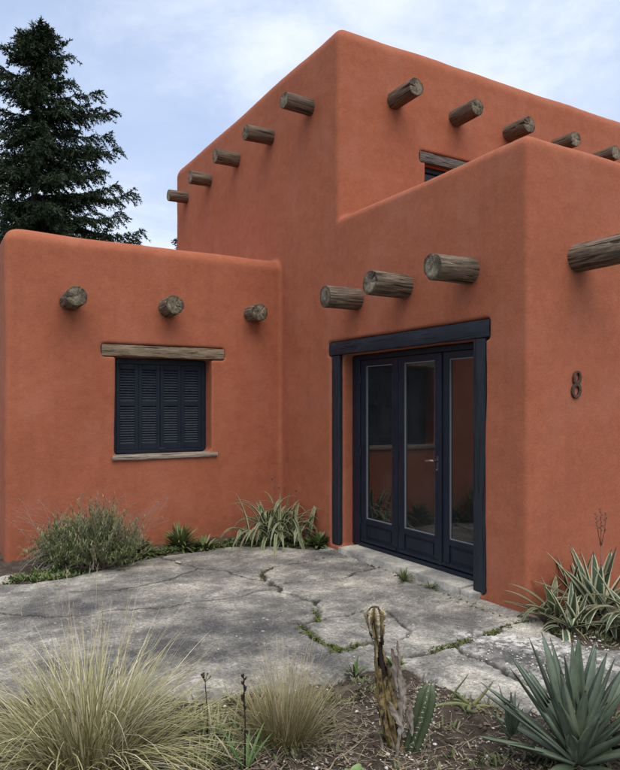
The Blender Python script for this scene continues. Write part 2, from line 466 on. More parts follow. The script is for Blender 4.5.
# shutter stay
mb = MB(); mb.box((2.50, SV-0.024, 1.092), (2.575, SV-0.013, 1.104)); mb.box((2.515, SV-0.028, 1.085), (2.53, SV-0.0135, 1.091)); mb.build('latch', mat_plain('old_iron', (0.06, 0.055, 0.05), 0.6, 0.5), window, org=ORG)

# ---- upper window
uw = MB()
for a, b in (((5.305, VU+0.12, 3.6), (5.365, VU+0.19, 4.525)), ((6.385, VU+0.12, 3.6), (6.445, VU+0.19, 4.525)),
             ((5.365, VU+0.12, 4.465), (6.385, VU+0.19, 4.525)), ((5.85, VU+0.12, 3.6), (5.91, VU+0.19, 4.465)), ((5.365, VU+0.12, 3.6), (5.85, VU+0.19, 3.66)), ((5.91, VU+0.12, 3.6), (6.385, VU+0.19, 3.66))):
    uw.box(a, b)
uwin = uw.build('window', NAVY, house, org=ORG, bevel=0.004); uwin['label'] = 'small upper window half hidden behind the parapet'
rough_bar((5.216, VU-0.002, 4.532), (6.54, VU+0.085, 4.66), BEAMD, 'lintel', uwin, ORG, 0.005, seed=5)
mb = MB(); mb.box((5.365, VU+0.15, 3.66), (5.85, VU+0.158, 4.465)); mb.box((5.91, VU+0.15, 3.66), (6.385, VU+0.158, 4.465))
mb.build('pane', mat_plain('dark_window_pane', (0.01, 0.012, 0.015), 0.06), uwin, org=ORG)

# ---- glazed door with its timber surround
rough_bar((U1-0.004, 4.012, LZ0), (U1+0.062, 6.482, LZ1-0.006), NAVT, 'lintel', house, ORG, 0.006, seed=7, axis=1)
rough_bar((U1+0.003, 6.292, 0.055), (U1+0.064, 6.438, LZ0-0.005), NAVP, 'door_post', house, ORG, 0.003, seed=8, axis=2)
rough_bar((U1+0.003, 4.062, 0.055), (U1+0.064, 4.208, LZ0-0.005), NAVP, 'door_post', house, ORG, 0.003, seed=9, axis=2)
DU = U1+0.185
df = MB()
df.box((DU, 6.145, 0.07), (DU+0.07, 6.285, LZ0-0.003)); df.box((DU, 4.085, 0.07), (DU+0.07, 4.148, LZ0-0.003))
df.box((DU, 4.148, 2.105), (DU+0.07, 6.145, LZ0-0.003)); df.box((DU-0.012, 4.148, 0.068), (DU+0.07, 6.145, 0.105))
door = df.build('door', NAVY, house, org=ORG, bevel=0.005)
door['label'] = 'navy glazed door of three tall leaves with panelled bottoms'
BEAD = mat_plain('pale_glazing_bead', (0.17, 0.18, 0.19), 0.5)
def leaf(v0, v1):
    f = MB(); a, b = DU+0.012, DU+0.058; st = 0.10
    z0, z1 = 0.108, 2.102
    f.box((a, v0+0.003, z0), (b, v0+st, z1)); f.box((a, v1-st, z0), (b, v1-0.003, z1))
    f.box((a+.0005, v0+st, 2.035), (b, v1-st, z1)); f.box((a+.0005, v0+st, z0), (b, v1-st, 0.155)); f.box((a+.0005, v0+st, 0.315), (b, v1-st, 0.370))
    o = f.build('leaf', NAVY, door, org=ORG, bevel=0.005)
    p = MB(); p.box((a+0.016, v0+st-0.004, 0.15), (b-0.014, v1-st+0.004, 0.32)); p.box((a+0.006, v0+st+0.03, 0.18), (a+0.0155, v1-st-0.03, 0.29))
    p.build('panel', NAVY, o, org=ORG, bevel=0.004)
    rl = MB(); rl.box((a-0.016, v0+0.02, 0.118), (a-0.0005, v1-0.02, 0.148)); rl.build('weather_bar', NAVY, o, org=ORG, bevel=0.006)
    g = MB(); g.box((a+0.022, v0+st-0.005, 0.366), (a+0.028, v1-st+0.005, 2.04)); g.build('pane', GLASS, o, org=ORG)
    bd = MB(); w = 0.009; g0, g1, h0, h1 = v0+st, v1-st, 0.370, 2.035
    bd.box((a+0.009, g0, h0), (a+0.0215, g0+w, h1)); bd.box((a+0.009, g1-w, h0), (a+0.0215, g1, h1))
    bd.box((a+0.009, g0+w, h0), (a+0.0215, g1-w, h0+w)); bd.box((a+0.009, g0+w, h1-w), (a+0.0215, g1-w, h1))
    bd.build('glazing_bead', BEAD, o, org=ORG)
    for hz in (0.3, 1.05, 1.85):
        h = MB(); h.tube([(a-0.006, v1-0.006, hz), (a-0.006, v1-0.006, hz+0.08)], 0.007, 8); h.build('hinge', NAVY, o, org=ORG, smooth='auto')
    return o
leaf(5.478, 6.142); leaf2 = leaf(4.814, 5.476); leaf(4.150, 4.812)
ast = MB(); ast.box((DU-0.004, 4.798, 0.112), (DU+0.0115, 4.842, 2.098)); ast.build('cover_strip', NAVY, door, org=ORG, bevel=0.004)
STEEL = mat_plain('brushed_steel', (0.55, 0.54, 0.52), 0.3, 1.0)
hd = MB(); a = DU+0.012; vy = 4.868
hd.tube([(a-0.002, vy, 1.085), (a-0.055, vy, 1.085)], 0.009, 10)
hd.tube([(a-0.05, vy, 1.085), (a-0.057, vy+0.03, 1.087), (a-0.055, vy+0.08, 1.083), (a-0.048, vy+0.125, 1.078)], [0.009, 0.0095, 0.009, 0.007], 10)
handle = hd.build('handle', STEEL, door, org=ORG, smooth='auto')
pl = MB(); pl.box((a-0.004, vy-0.014, 0.985), (a-0.0006, vy+0.014, 1.13)); pl.build('handle_plate', mat_plain('dark_steel', (0.10, 0.105, 0.115), 0.4, 0.8), handle, org=ORG, bevel=0.0018)
kl = MB(); kl.tube([(a-0.014, vy, 1.0), (a-0.005, vy, 1.0)], 0.009, 10); kl.build('lock_cylinder', STEEL, handle, org=ORG, smooth='auto')
CONC = None

# ---- the house number
def number8():
    cu = bpy.data.curves.new('n8', 'CURVE'); cu.dimensions = '2D'; cu.fill_mode = 'BOTH'; cu.extrude = 0.007; cu.bevel_depth = 0.0025; cu.bevel_resolution = 2
    def sp(fn, n=40):
        s = cu.splines.new('POLY'); s.points.add(n-1); s.use_cyclic_u = True
        for k in range(n):
            x, y = fn(2*PI*k/n); s.points[k].co = (x+y*0.10, y, 0, 1)
    H = 0.215
    # outer contour: union of two lobes in polar form about the waist
    top_c, bot_c = 0.052, -0.050
    def outer(t):
        s = math.sin(t); y = s*H/2
        up = max(0, 1-((y-top_c)/0.0565)**2); lo = max(0, 1-((y-bot_c)/0.0595)**2)
        x = max(0.045*math.sqrt(up), 0.053*math.sqrt(lo), 0.017 if abs(y) < 0.02 else 0)
        return (x if math.cos(t) >= 0 else -x, y)
    sp(outer, 96)
    sp(lambda t: (0.0265*math.cos(t), 0.056+0.038*math.sin(t)))
    sp(lambda t: (0.0325*math.cos(t), -0.052+0.041*math.sin(t)))
    o = bpy.data.objects.new('n8', cu); COL.objects.link(o)
    me = bpy.data.meshes.new_from_object(o.evaluated_get(bpy.context.evaluated_depsgraph_get()))
    bpy.data.objects.remove(o, do_unlink=True)
    me.materials.clear(); me.materials.append(mat_plain('rusty_iron', (0.085, 0.05, 0.035), 0.7, 0.3, 0.4, 40))
    r = bpy.data.objects.new('house_number', me); COL.objects.link(r); r.parent = house
    p = on_v(575, 384.5, VS); r.location = Vector((p.x, VS-0.016, p.z))-ORG; r.rotation_euler = (PI/2, 0, 0)
    r['label'] = 'rusty iron house number 8'
    for i, z in enumerate((0.052, -0.05)): pass
number8()

# ================================================================= GROUND
PATIO = [G(-60, 589), G(0, 585), G(30, 583), G(70, 577), G(110, 567), G(150, 558), G(200, 551), G(235, 546.5), G(275, 546), G(318, 549.5), Vector((U1+0.02, 6.65, 0)),
         Vector((U1+0.06, 6.4, 0)), Vector((U1+0.06, VS-0.05, 0)), G(548, 628), G(565, 640), G(600, 648), G(640, 655), G(700, 666), G(735, 676), G(738, 692), G(700, 706), G(640, 710), G(560, 712), G(505, 707), G(467, 697), G(435, 680), G(405, 664), G(372, 668), G(345, 674),
         G(320, 681), G(290, 688), G(255, 694), G(215, 697), G(160, 694), G(80, 692), G(-60, 700)]
def poly_sd(P, X, Y):
    """signed distance, negative inside"""
    n = len(P); d = np.full(X.shape, 1e9); ins = np.zeros(X.shape, bool)
    for i in range(n):
        ax, ay = P[i][0], P[i][1]; bx, by = P[(i+1)%n][0], P[(i+1)%n][1]
        ex, ey = bx-ax, by-ay
        t = np.clip(((X-ax)*ex+(Y-ay)*ey)/(ex*ex+ey*ey+1e-12), 0, 1)
        d = np.minimum(d, np.hypot(X-ax-t*ex, Y-ay-t*ey))
        c = ((ay > Y) != (by > Y)) & (X < (bx-ax)*(Y-ay)/((by-ay) if by != ay else 1e-12)+ax)
        ins ^= c
    return np.where(ins, -d, d)
def seg_d(P, X, Y):
    d = np.full(X.shape, 1e9)
    for i in range(len(P)-1):
        ax, ay = P[i][0], P[i][1]; bx, by = P[i+1][0], P[i+1][1]; ex, ey = bx-ax, by-ay
        t = np.clip(((X-ax)*ex+(Y-ay)*ey)/(ex*ex+ey*ey+1e-12), 0, 1)
        d = np.minimum(d, np.hypot(X-ax-t*ex, Y-ay-t*ey))
    return d
def wob(X, Y, seed, wl, cnt=8):
    r = np.random.RandomState(seed); o = np.zeros(X.shape)
    for _ in range(cnt):
        a = r.uniform(0, 6.28); k = 2*PI/(wl*r.uniform(0.6, 1.6)); b = r.uniform(0, 6.28)
        kx, ky = k*math.cos(a), k*math.sin(a)
        o += np.sin(kx*X+ky*Y+b+0.9*np.sin(ky*X*0.7-kx*Y*0.7+b*2))
    return o/math.sqrt(cnt)
def grid_mesh(name, xs, ys, Z, mat, dat, label=None, drop=None):
    nx, ny = len(xs), len(ys)
    X, Y = np.meshgrid(xs, ys)
    V = np.stack([X, Y, Z], -1).reshape(-1, 3).astype(np.float32)
    idx = np.arange(nx*ny).reshape(ny, nx)
    Q = np.stack([idx[:-1, :-1], idx[:-1, 1:], idx[1:, 1:], idx[1:, :-1]], -1).reshape(-1, 4)
    if drop is not None:
        keep = ~(drop[:-1, :-1] & drop[:-1, 1:] & drop[1:, 1:] & drop[1:, :-1]).reshape(-1)
        Q = Q[keep]
        used = np.unique(Q); rem = np.full(nx*ny, -1); rem[used] = np.arange(len(used)); Q = rem[Q]; V = V[used]; dat = dat.reshape(-1, 3)[used]
    me = bpy.data.meshes.new(name)
    me.vertices.add(len(V)); me.vertices.foreach_set('co', V.ravel())
    me.loops.add(len(Q)*4); me.loops.foreach_set('vertex_index', Q.ravel().astype(np.int32))
    me.polygons.add(len(Q)); me.polygons.foreach_set('loop_start', (np.arange(len(Q))*4).astype(np.int32)); me.polygons.foreach_set('loop_total', np.full(len(Q), 4, np.int32))
    me.polygons.foreach_set('use_smooth', np.ones(len(Q), bool))
    me.update(); me.validate()
    a = me.attributes.new('data', 'FLOAT_COLOR', 'POINT'); c = np.ones((len(V), 4), np.float32); c[:, :3] = dat.reshape(-1, 3); a.data.foreach_set('color', c.ravel())
    me.materials.append(mat)
    o = bpy.data.objects.new(name, me); COL.objects.link(o); return o

def mat_concrete(name='old_concrete', patio=True, lt=1.0):
    n = N(name, 0.93); n.b.inputs['Specular IOR Level'].default_value = 0.2
    v = n.obj(); d = n.data()
    big = n.noise(v, 1.9, 8, 0.66, 0.2)
    c = n.ramp(big, [(0.30, tuple(lt*q for q in (0.085, 0.082, 0.077))), (0.47, tuple(lt*q for q in (0.205, 0.194, 0.172))), (0.66, tuple(lt*q for q in (0.46, 0.43, 0.36)))])
    med = n.noise(v, 11, 8, 0.75, 0.2)
    c = n.mix(0.65 if patio else 0.25, c, n.mix(1.0, c, n.ramp(med, [(0.30, 0.40), (0.5, 0.95), (0.70, 1.75)]), 'MULTIPLY'))
    c = n.mix(n.math('MULTIPLY', d[1], n.ramp(n.noise(v, 5, 6, 0.7), [(0.25, 0.35), (0.6, 1.0)])), c, (0.066, 0.065, 0.064))
    gr = n.noise(v, 48, 6, 0.8)
    c = n.mix(0.8 if patio else 0.3, c, n.mix(1.0, c, n.ramp(gr, [(0.36, 0.40), (0.5, 0.97), (0.64, 1.7)]), 'MULTIPLY'))
    # worn exposed aggregate
    vo = n.voro(v, 95); sp = n.ramp(vo.outputs['Distance'], [(0.22, 1.0), (0.36, 0.0)])
    cs = n.node('ShaderNodeSeparateColor'); n.nt.links.new(vo.outputs['Color'], cs.inputs[0])
    pick = n.ramp(cs.outputs[0], [(0.62, 0.0), (0.66, 1.0)])
    agg = n.math('MULTIPLY', n.math('MULTIPLY', sp, pick), n.ramp(n.noise(v, 3.1, 4), [(0.35, 0.1), (0.62, 0.75)]))
    c = n.mix(agg, c, n.mix(cs.outputs[1], (0.09, 0.085, 0.08), (0.48, 0.46, 0.41)))
    # pale lichen spots
    lv = n.voro(n.mix(0.12, v, n.node('ShaderNodeTexNoise').outputs['Color']), 15); ls = n.node('ShaderNodeSeparateColor'); n.nt.links.new(lv.outputs['Color'], ls.inputs[0])
    lic = n.math('MULTIPLY', n.ramp(lv.outputs['Distance'], [(0.10, 0.7), (0.2, 0.0)]), n.ramp(ls.outputs[2], [(0.86, 0.0), (0.9, 1.0)]))
    c = n.mix(lic, c, (0.45, 0.44, 0.40))
    if patio:
        # chipped white render
        wm = n.math('MULTIPLY', d[2], n.ramp(n.noise(v, 17, 6, 0.75), [(0.46, 0.0), (0.52, 1.0)]))
        c = n.mix(n.math('MULTIPLY', wm, 0.9), c, (0.62, 0.60, 0.55))
        c = n.mix(d[0], c, (0.035, 0.032, 0.024))
    h = n.bump(med, 0.15, 0.010)
    h = n.bump(gr, 0.6, 0.008, h)
    h = n.bump(agg, 0.5, 0.003, h)
    return n.out(c, None, h)
CONCM = mat_concrete()
def mat_soil():
    n = N('garden_soil', 1.0); n.b.inputs['Specular IOR Level'].default_value = 0.1
    v = n.obj()
    c = n.ramp(n.noise(v, 7, 8, 0.7), [(0.3, (0.045, 0.034, 0.025)), (0.52, (0.10, 0.078, 0.060)), (0.75, (0.20, 0.165, 0.13))])
    vo = n.voro(v, 60); cs = n.node('ShaderNodeSeparateColor'); n.nt.links.new(vo.outputs['Color'], cs.inputs[0])
    c = n.mix(n.math('MULTIPLY', n.ramp(vo.outputs['Distance'], [(0.3, 0.8), (0.45, 0.0)]), n.ramp(cs.outputs[0], [(0.8, 0.0), (0.85, 1.0)])), c, (0.17, 0.14, 0.11))
    far = n.ramp(n.noise(v, 0.6, 6, 0.65), [(0.35, (0.035, 0.052, 0.018)), (0.65, (0.075, 0.085, 0.035))])
    c = n.mix(n.data()[0], c, far)
    h = n.bump(n.noise(v, 26, 8, 0.75), 0.9, 0.03)
    h = n.bump(n.noise(v, 120, 4, 0.7), 0.7, 0.008, h)
    return n.out(c, None, h)

def axis_coords(lo, hi, step, far, ratio=1.35):
    c = list(np.arange(lo, hi, step)); s = step; x = c[-1]
    while x < far: s *= ratio; x += s; c.append(x)
    s = step; x = lo; pre = []
    while x > -far: s *= ratio; x -= s; pre.append(x)
    return np.array(pre[::-1]+c)
xs = axis_coords(-1.4, 6.4, 0.024, 900); ys = axis_coords(1.3, 8.0, 0.024, 900)
X, Y = np.meshgrid(xs, ys)
sd = poly_sd(PATIO, X, Y)
cdx = Vector((0, 0)); 
near = np.clip(1-(np.hypot(X-2, Y-4)-6)/3, 0, 1)
rnd = np.array([noise.fractal(Vector((x*5, y*5, 0)), 0.7, 2.1, 5) if nn > 0 else 0 for x, y, nn in zip(X.ravel(), Y.ravel(), near.ravel())]).reshape(X.shape)
Zs = -0.012+0.018*wob(X, Y, 5, 0.7)*near+0.034*rnd*near
# front bed lies a little lower towards the patio's edge, patio hides the soil under it
Zs = np.where(sd < 0.03, np.minimum(Zs, -0.075-0*Zs)*np.clip((0.03-sd)/0.06, 0, 1)+Zs*(1-np.clip((0.03-sd)/0.06, 0, 1)), Zs)
Zs += 0.02*np.exp(-((sd-0.15)/0.12)**2)*0.5*near
ds = np.zeros(X.shape+(3,)); ds[..., 0] = np.clip((np.hypot(X-2, Y-4)-7)/4, 0, 1)
SOILM = mat_soil()
def soil_z(x, y):
    i = min(max(np.searchsorted(xs, x), 1), len(xs)-1); j = min(max(np.searchsorted(ys, y), 1), len(ys)-1)
    return float(Zs[j-1, i-1]*.5+Zs[j, i]*.5)
tag(grid_mesh('ground', xs, ys, Zs, SOILM, ds), kind='structure')

px_ = np.arange(-1.9, 7.2, 0.0115); py_ = np.arange(2.4, 8.1, 0.0115)
X, Y = np.meshgrid(px_, py_)
wx = X+0.022*wob(X, Y, 11, 0.35)+0.008*wob(X, Y, 12, 0.09); wy = Y+0.022*wob(X, Y, 13, 0.35)+0.008*wob(X, Y, 14, 0.09)
sd = poly_sd(PATIO, X+0.018*wob(X, Y, 21, 0.4)+0.008*wob(X, Y, 22, 0.1), Y+0.018*wob(X, Y, 23, 0.4))
CR = [  # cracks traced on the ground: (polyline in pixels, half width, depth)
    ([(161, 607), (190, 603), (230, 597), (276, 588.5), (281, 586)], 0.009, 0.010),
    ([(160, 556), (180, 563), (200, 568), (218, 569), (232, 574), (250, 578), (265, 580)], 0.007, 0.007),
    ([(272, 585), (262, 577), (264, 571), (275, 566), (297, 563), (320, 559)], 0.016, 0.020),
    ([(265, 580), (276, 584), (281, 590), (300, 596), (315, 600), (319, 607), (317, 613), (313, 621), (300, 624), (310, 634), (323, 642), (340, 650), (352, 648), (362, 645), (372, 642)], 0.018, 0.022),
    ([(281, 583), (300, 582), (328, 580), (352, 575), (374, 567), (368, 563), (346, 553)], 0.009, 0.012),
    ([(315, 622), (335, 616), (352, 614), (368, 610), (385, 611), (398, 620), (411, 632), (403, 636), (391, 638)], 0.010, 0.014),
    ([(372, 642), (385, 655), (410, 657), (432, 651), (452, 646), (470, 637), (495, 630), (528, 619)], 0.014, 0.020),
    ([(452, 646), (475, 656), (500, 668), (528, 683), (560, 698), (600, 712)], 0.014, 0.022),
    ([(0, 612), (60, 618), (110, 611), (161, 607)], 0.006, 0.006),
    ([(200, 568), (170, 580), (120, 590), (70, 592)], 0.005, 0.004)]
Z = 0.0025*wob(X, Y, 31, 1.6)+0.0015*wob(X, Y, 32, 0.25)
crk = np.zeros(X.shape)
for P, w, dp in CR:
    d = seg_d([G(*p) for p in P], wx, wy)
    w = w*0.85*(1+0.35*wob(X, Y, 40+len(P), 0.5))
    w = np.maximum(w, 0.009)
    g = np.exp(-(d/w)**2)
    Z -= 1.3*dp*g; crk = np.maximum(crk, np.exp(-(d/(w*1.35))**2))
# the loose slab sits slightly proud, edges drop into the soil
Z = np.where(sd > -0.03, Z-0.012*np.clip((sd+0.03)/0.03, 0, 1)**2, Z)
Z = np.where(sd > 0, Z-0.10*np.clip(sd/0.03, 0, 1), Z)
def blob(px, py, rx, ry):   # stains and worn patches, each lying where it lies on the slab
    c = G(px, py); a = G(px+rx, py); b = G(px, py-ry)
    ea = (a-c); eb = (b-c); la = ea.length; lb = eb.length
    e1 = ea.normalized(); e2 = eb.normalized()
    p = (X-c.x)*e1.x+(Y-c.y)*e1.y; q = (X-c.x)*e2.x+(Y-c.y)*e2.y
    return np.exp(-((p/la)**2+(q/lb)**2)**1.2)
dark = sum(k*blob(*b) for k, b in ((0.95, (225, 640, 95, 30)), (0.75, (60, 605, 90, 16)), (0.55, (215, 560, 60, 7)), (0.5, (395, 612, 60, 12)), (1.5, (545, 666, 90, 16)), (0.5, (100, 660, 90, 20)), (0.6, (300, 620, 25, 12)), (0.45, (460, 622, 40, 8)), (0.35, (330, 660, 40, 10))))
dark = np.clip(dark*(1+0.35*wob(X, Y, 51, 0.5)), 0, 0.95)
white = np.clip(sum(k*blob(*b) for k, b in ((1.3, (505, 639, 45, 6)), (0.9, (545, 648, 40, 5)), (0.6, (600, 664, 50, 8)), (0.55, (470, 650, 22, 5)), (0.55, (545, 676, 60, 9)), (0.4, (395, 658, 22, 2)))), 0, 1)
light = np.clip(sum(k*blob(*b) for k, b in ((1, (270, 680, 70, 10)), (1, (345, 622, 40, 14)), (1, (470, 668, 45, 14)), (1, (300, 555, 50, 5)))), 0, 1)
dark = np.clip(dark-light*0.6, 0, 1)
white = np.clip(white*np.clip(0.95+0.5*wob(X, Y, 61, 0.12), 0.1, 1.5), 0, 1)
dp = np.stack([np.clip(crk*1.0, 0, 1), dark, white], -1)
tag(grid_mesh('patio', px_, py_, Z, CONCM, dp, drop=sd > 0.07), kind='structure')

# door threshold: a part of the house
def threshold():
    bars = [((3.978, 4.30, -0.06), (U1+0.26, 6.185, 0.066)), ((3.99, 4.115, -0.06), (U1+0.26, 4.285, 0.052))]
    for i, (a, b) in enumerate(bars):
        o = rough_bar(a, b, CONCT, 'threshold', house, ORG, 0.003, 0.04, seed=20+i, axis=1)
CONCT = mat_concrete('threshold_concrete', False, 1.6)
threshold()

# ================================================================= PLANTS
def ribbon(m, base, d, up, L, w, droop=0.0, seg=7, fold=0.0, prof=None, rnd=0.0, wave=0.0, cross=2, thick=0.0, curl=0.0, kink=None):
    """leaf blade grown from base along d; droop bends it downwards"""
    d = Vector(d).normalized(); p = Vector(base); s0 = d.cross(Vector(up))
    if s0.length < 1e-4: s0 = Vector((1, 0, 0))
    s0.normalize(); rows = []; step = L/seg; dr = d.copy()
    for i in range(seg+1):
        t = i/seg
        ww = w*(prof(t) if prof else max(0.02, (1-t)**0.8*(0.6+0.4*min(1, t*5))))
        nrm = s0.cross(dr).normalized()
        row = []
        n = cross
        for k in range(n+1):
            a = k/n*2-1
            q = p+s0*(a*ww*0.5)+nrm*(fold*ww*(a*a)*0.5+wave*math.sin(t*9+rnd*20)*ww)
            row.append(m.vert(q, (t, k/n, rnd)))
        rows.append((row, nrm, p.copy(), ww))
        if i < seg:
            hz = Vector((dr.x, dr.y, 0))
            dr = (dr+Vector((0, 0, -1))*droop*step*(1+curl*t)*2.2)
            if kink and abs(t-kink[0]) < 0.5/seg: dr += Vector((0, 0, -kink[1]))
            dr.normalize()
            p = p+dr*step
    n = cross
    for i in range(seg):
        a, b = rows[i][0], rows[i+1][0]
        for k in range(n): m.f.append((a[k], a[k+1], b[k+1], b[k]))
    if thick:
        back = []
        for i, (row, nrm, pp, ww) in enumerate(rows):
            t = i/seg; h = thick*(1-t)**0.7*(1 if i else 1)
            c = Vector(m.v[row[n//2]])-nrm*h
            back.append(m.vert(c, (t, 0.5, rnd)))
        for i in range(seg):
            m.f.append((rows[i][0][0], rows[i+1][0][0], back[i+1], back[i]))
            m.f.append((rows[i][0][n], back[i], back[i+1], rows[i+1][0][n]))
    return p

def dirv(az, el):   # azimuth measured from the camera's right, counter-clockwise towards the house
    return (RIGHT*math.cos(az)+FWD*math.sin(az))*math.cos(el)+UP*math.sin(el)

# ---- clumps of ornamental grass
GRASS = mat_leaf('straw_green_grass', (0.055, 0.075, 0.024), (0.32, 0.30, 0.135), (0.41, 0.345, 0.17), dry=(0.54, 0.48, 0.33), rough=0.6)
GRASS2 = mat_leaf('tawny_grass', (0.070, 0.088, 0.026), (0.27, 0.235, 0.115), (0.33, 0.26, 0.12), dry=(0.44, 0.36, 0.24), rough=0.6)
SEED = mat_leaf('dry_seed_stalk', (0.26, 0.22, 0.12), (0.42, 0.36, 0.26), (0.36, 0.30, 0.20), rough=0.7)
GREY = mat_leaf('dead_grey_grass', (0.20, 0.18, 0.145), (0.34, 0.31, 0.26), (0.26, 0.22, 0.17), rough=0.8)
def grass_clump(loc, label, R, H, n, mat, seed, spread=1.0, stalks=120, lean=Vector((0, 0, 0)), w=0.0042, dead=200):
    r = random.Random(seed)
    t = thing('ornamental_grass', loc, label, 'ornamental grass', 'tufts of ornamental grass in the front bed')
    m = MB()
    for i in range(n):
        a = r.uniform(0, 2*PI); q = R*math.sqrt(r.random())
        b = loc+Vector((q*math.cos(a), q*math.sin(a), -0.02))
        f = q/R
        el = PI/2-(0.08+0.85*spread*f*r.uniform(0.5, 1.1)+abs(r.gauss(0, 0.10)))
        a2 = a+r.gauss(0, 0.85)
        d = Vector((math.cos(a2)*math.cos(el), math.sin(a2)*math.cos(el), math.sin(el)))+lean*r.random()
        L = H*r.uniform(0.55, 1.08)*(1-0.1*f)
        ribbon(m, b, d, UP, L, w*r.uniform(0.6, 1.3), droop=r.uniform(0.1, 1.0)*spread, seg=8, rnd=r.random(), curl=r.uniform(0, 1.5), cross=1)
    m.build('blades', mat, t, org=loc)
    m = MB()
    for i in range(dead):
        a = r.uniform(0, 2*PI); q = R*r.uniform(0.5, 1.15)
        b = loc+Vector((q*math.cos(a), q*math.sin(a), 0.0)); el = r.uniform(-0.05, 0.75); a2 = a+r.gauss(0, 0.6)
        d = Vector((math.cos(a2)*math.cos(el), math.sin(a2)*math.cos(el), math.sin(el)))
        ribbon(m, b, d, UP, H*r.uniform(0.3, 0.65), w*r.uniform(0.7, 1.3), droop=r.uniform(0.7, 2.2), seg=6, rnd=r.random(), cross=1)
    m.build('dead_blades', GREY, t, org=loc)
    m = MB()
    for i in range(stalks):
        a = r.uniform(0, 2*PI); q = R*0.7*math.sqrt(r.random())
        b = loc+Vector((q*math.cos(a), q*math.sin(a), 0)); el = PI/2-abs(r.gauss(0.0, 0.28))*spread; a2 = a+r.gauss(0, 0.4)
        d = Vector((math.cos(a2)*math.cos(el), math.sin(a2)*math.cos(el), math.sin(el)))
        L = H*r.uniform(0.75, 1.12); rr = r.random()
        e = ribbon(m, b, d, UP, L, 0.0022, droop=r.uniform(0.0, 0.3), seg=6, rnd=rr, cross=1, prof=lambda t: 1-0.5*t)
        for k in range(5):
            ribbon(m, e-d*(k*0.022), d+Vector((r.gauss(0, .35), r.gauss(0, .35), 0)), UP, 0.03, 0.0026, droop=0.5, seg=2, rnd=rr, cross=1)
    m.build('seed_stalks', SEED, t, org=loc)
    return t
gz = lambda p: Vector((p.x, p.y, soil_z(p.x, p.y)))
grass_clump(gz(G(88, 766)), 'large spreading tuft of straw green grass at the bottom left of the bed', 0.23, 0.76, 1400, GRASS, 1, 1.22, 60, Vector((0, 0, 0)), 0.0085, 420)
grass_clump(gz(G(284, 738)), 'small upright tawny tuft of grass in the soil beside the dead cactus', 0.10, 0.44, 1000, GRASS2, 2, 0.85, 80, Vector((0, 0, 0)), 0.0052, 240)

# ---- agaves
def pw(t):   # agave leaf outline: waist at the base, belly, long point
    return (0.62+0.38*math.sin(min(1, t*2.2)*PI/2))*max(0.0, 1-t**2.1)**0.85+0.015
AGAVE = mat_leaf('blue_green_agave', (0.075, 0.105, 0.060), (0.090, 0.125, 0.080), (0.18, 0.21, 0.16), edge=(0.15, 0.18, 0.10), edge_w=0.03, rough=0.45, spec=0.4, brown=True)
VARI = mat_leaf('variegated_agave', (0.052, 0.088, 0.046), (0.058, 0.095, 0.055), (0.085, 0.115, 0.065), edge=(0.62, 0.59, 0.38), edge_w=0.19, rough=0.5, brown=True)
VARI2 = mat_leaf('dusty_variegated_leaf', (0.075, 0.105, 0.048), (0.14, 0.175, 0.08), (0.22, 0.24, 0.12), edge=(0.58, 0.56, 0.36), edge_w=0.15, rough=0.6)
TIP = mat_plain('brown_spine', (0.045, 0.025, 0.018), 0.5)
DRYL = mat_leaf('dried_leaf', (0.20, 0.16, 0.11), (0.34, 0.29, 0.20), (0.28, 0.21, 0.14), rough=0.8)
def agave(name, loc, leaves, mat, label, cat, group=None, dry=6, seed=0, seg=12, thick=0.014, prof=pw, ln=0.3, spread=0.0, curl=(-0.3, 0.8)):
    """leaves: (azimuth, elevation, length, width, droop)"""
    t = thing(name, loc, label, cat, group); r = random.Random(seed)
    for (az, el, L, w, dr) in leaves:
        m = MB(); d = dirv(az, el)
        b = loc+RIGHT*r.gauss(0, spread)+FWD*r.gauss(0, spread*.5)+Vector((d.x, d.y, 0))*0.035+Vector((0, 0, 0.02+0.05*max(0, math.sin(el))))
        e = ribbon(m, b, d, UP, L, w, droop=dr, seg=seg, fold=0.42, prof=prof, rnd=r.random()*0.7, wave=0.012, cross=6, thick=thick, curl=r.uniform(*curl))
        m.build('leaf', mat, t, org=loc, smooth=True)
    if dry:
        m = MB()
        for i in range(dry):
            az = r.uniform(0, 2*PI); ribbon(m, loc+Vector((0, 0, 0.03)), dirv(az, r.uniform(-0.1, 0.3)), UP, ln*r.uniform(0.5, 1.0), 0.02, droop=2.0, seg=8, fold=0.8, rnd=r.random(), wave=0.2, cross=3)
        m.build('dry_leaves', DRYL, t, org=loc)
    return t
r = random.Random(5); D = math.radians
A0 = gz(G(577, 766))
lv = []
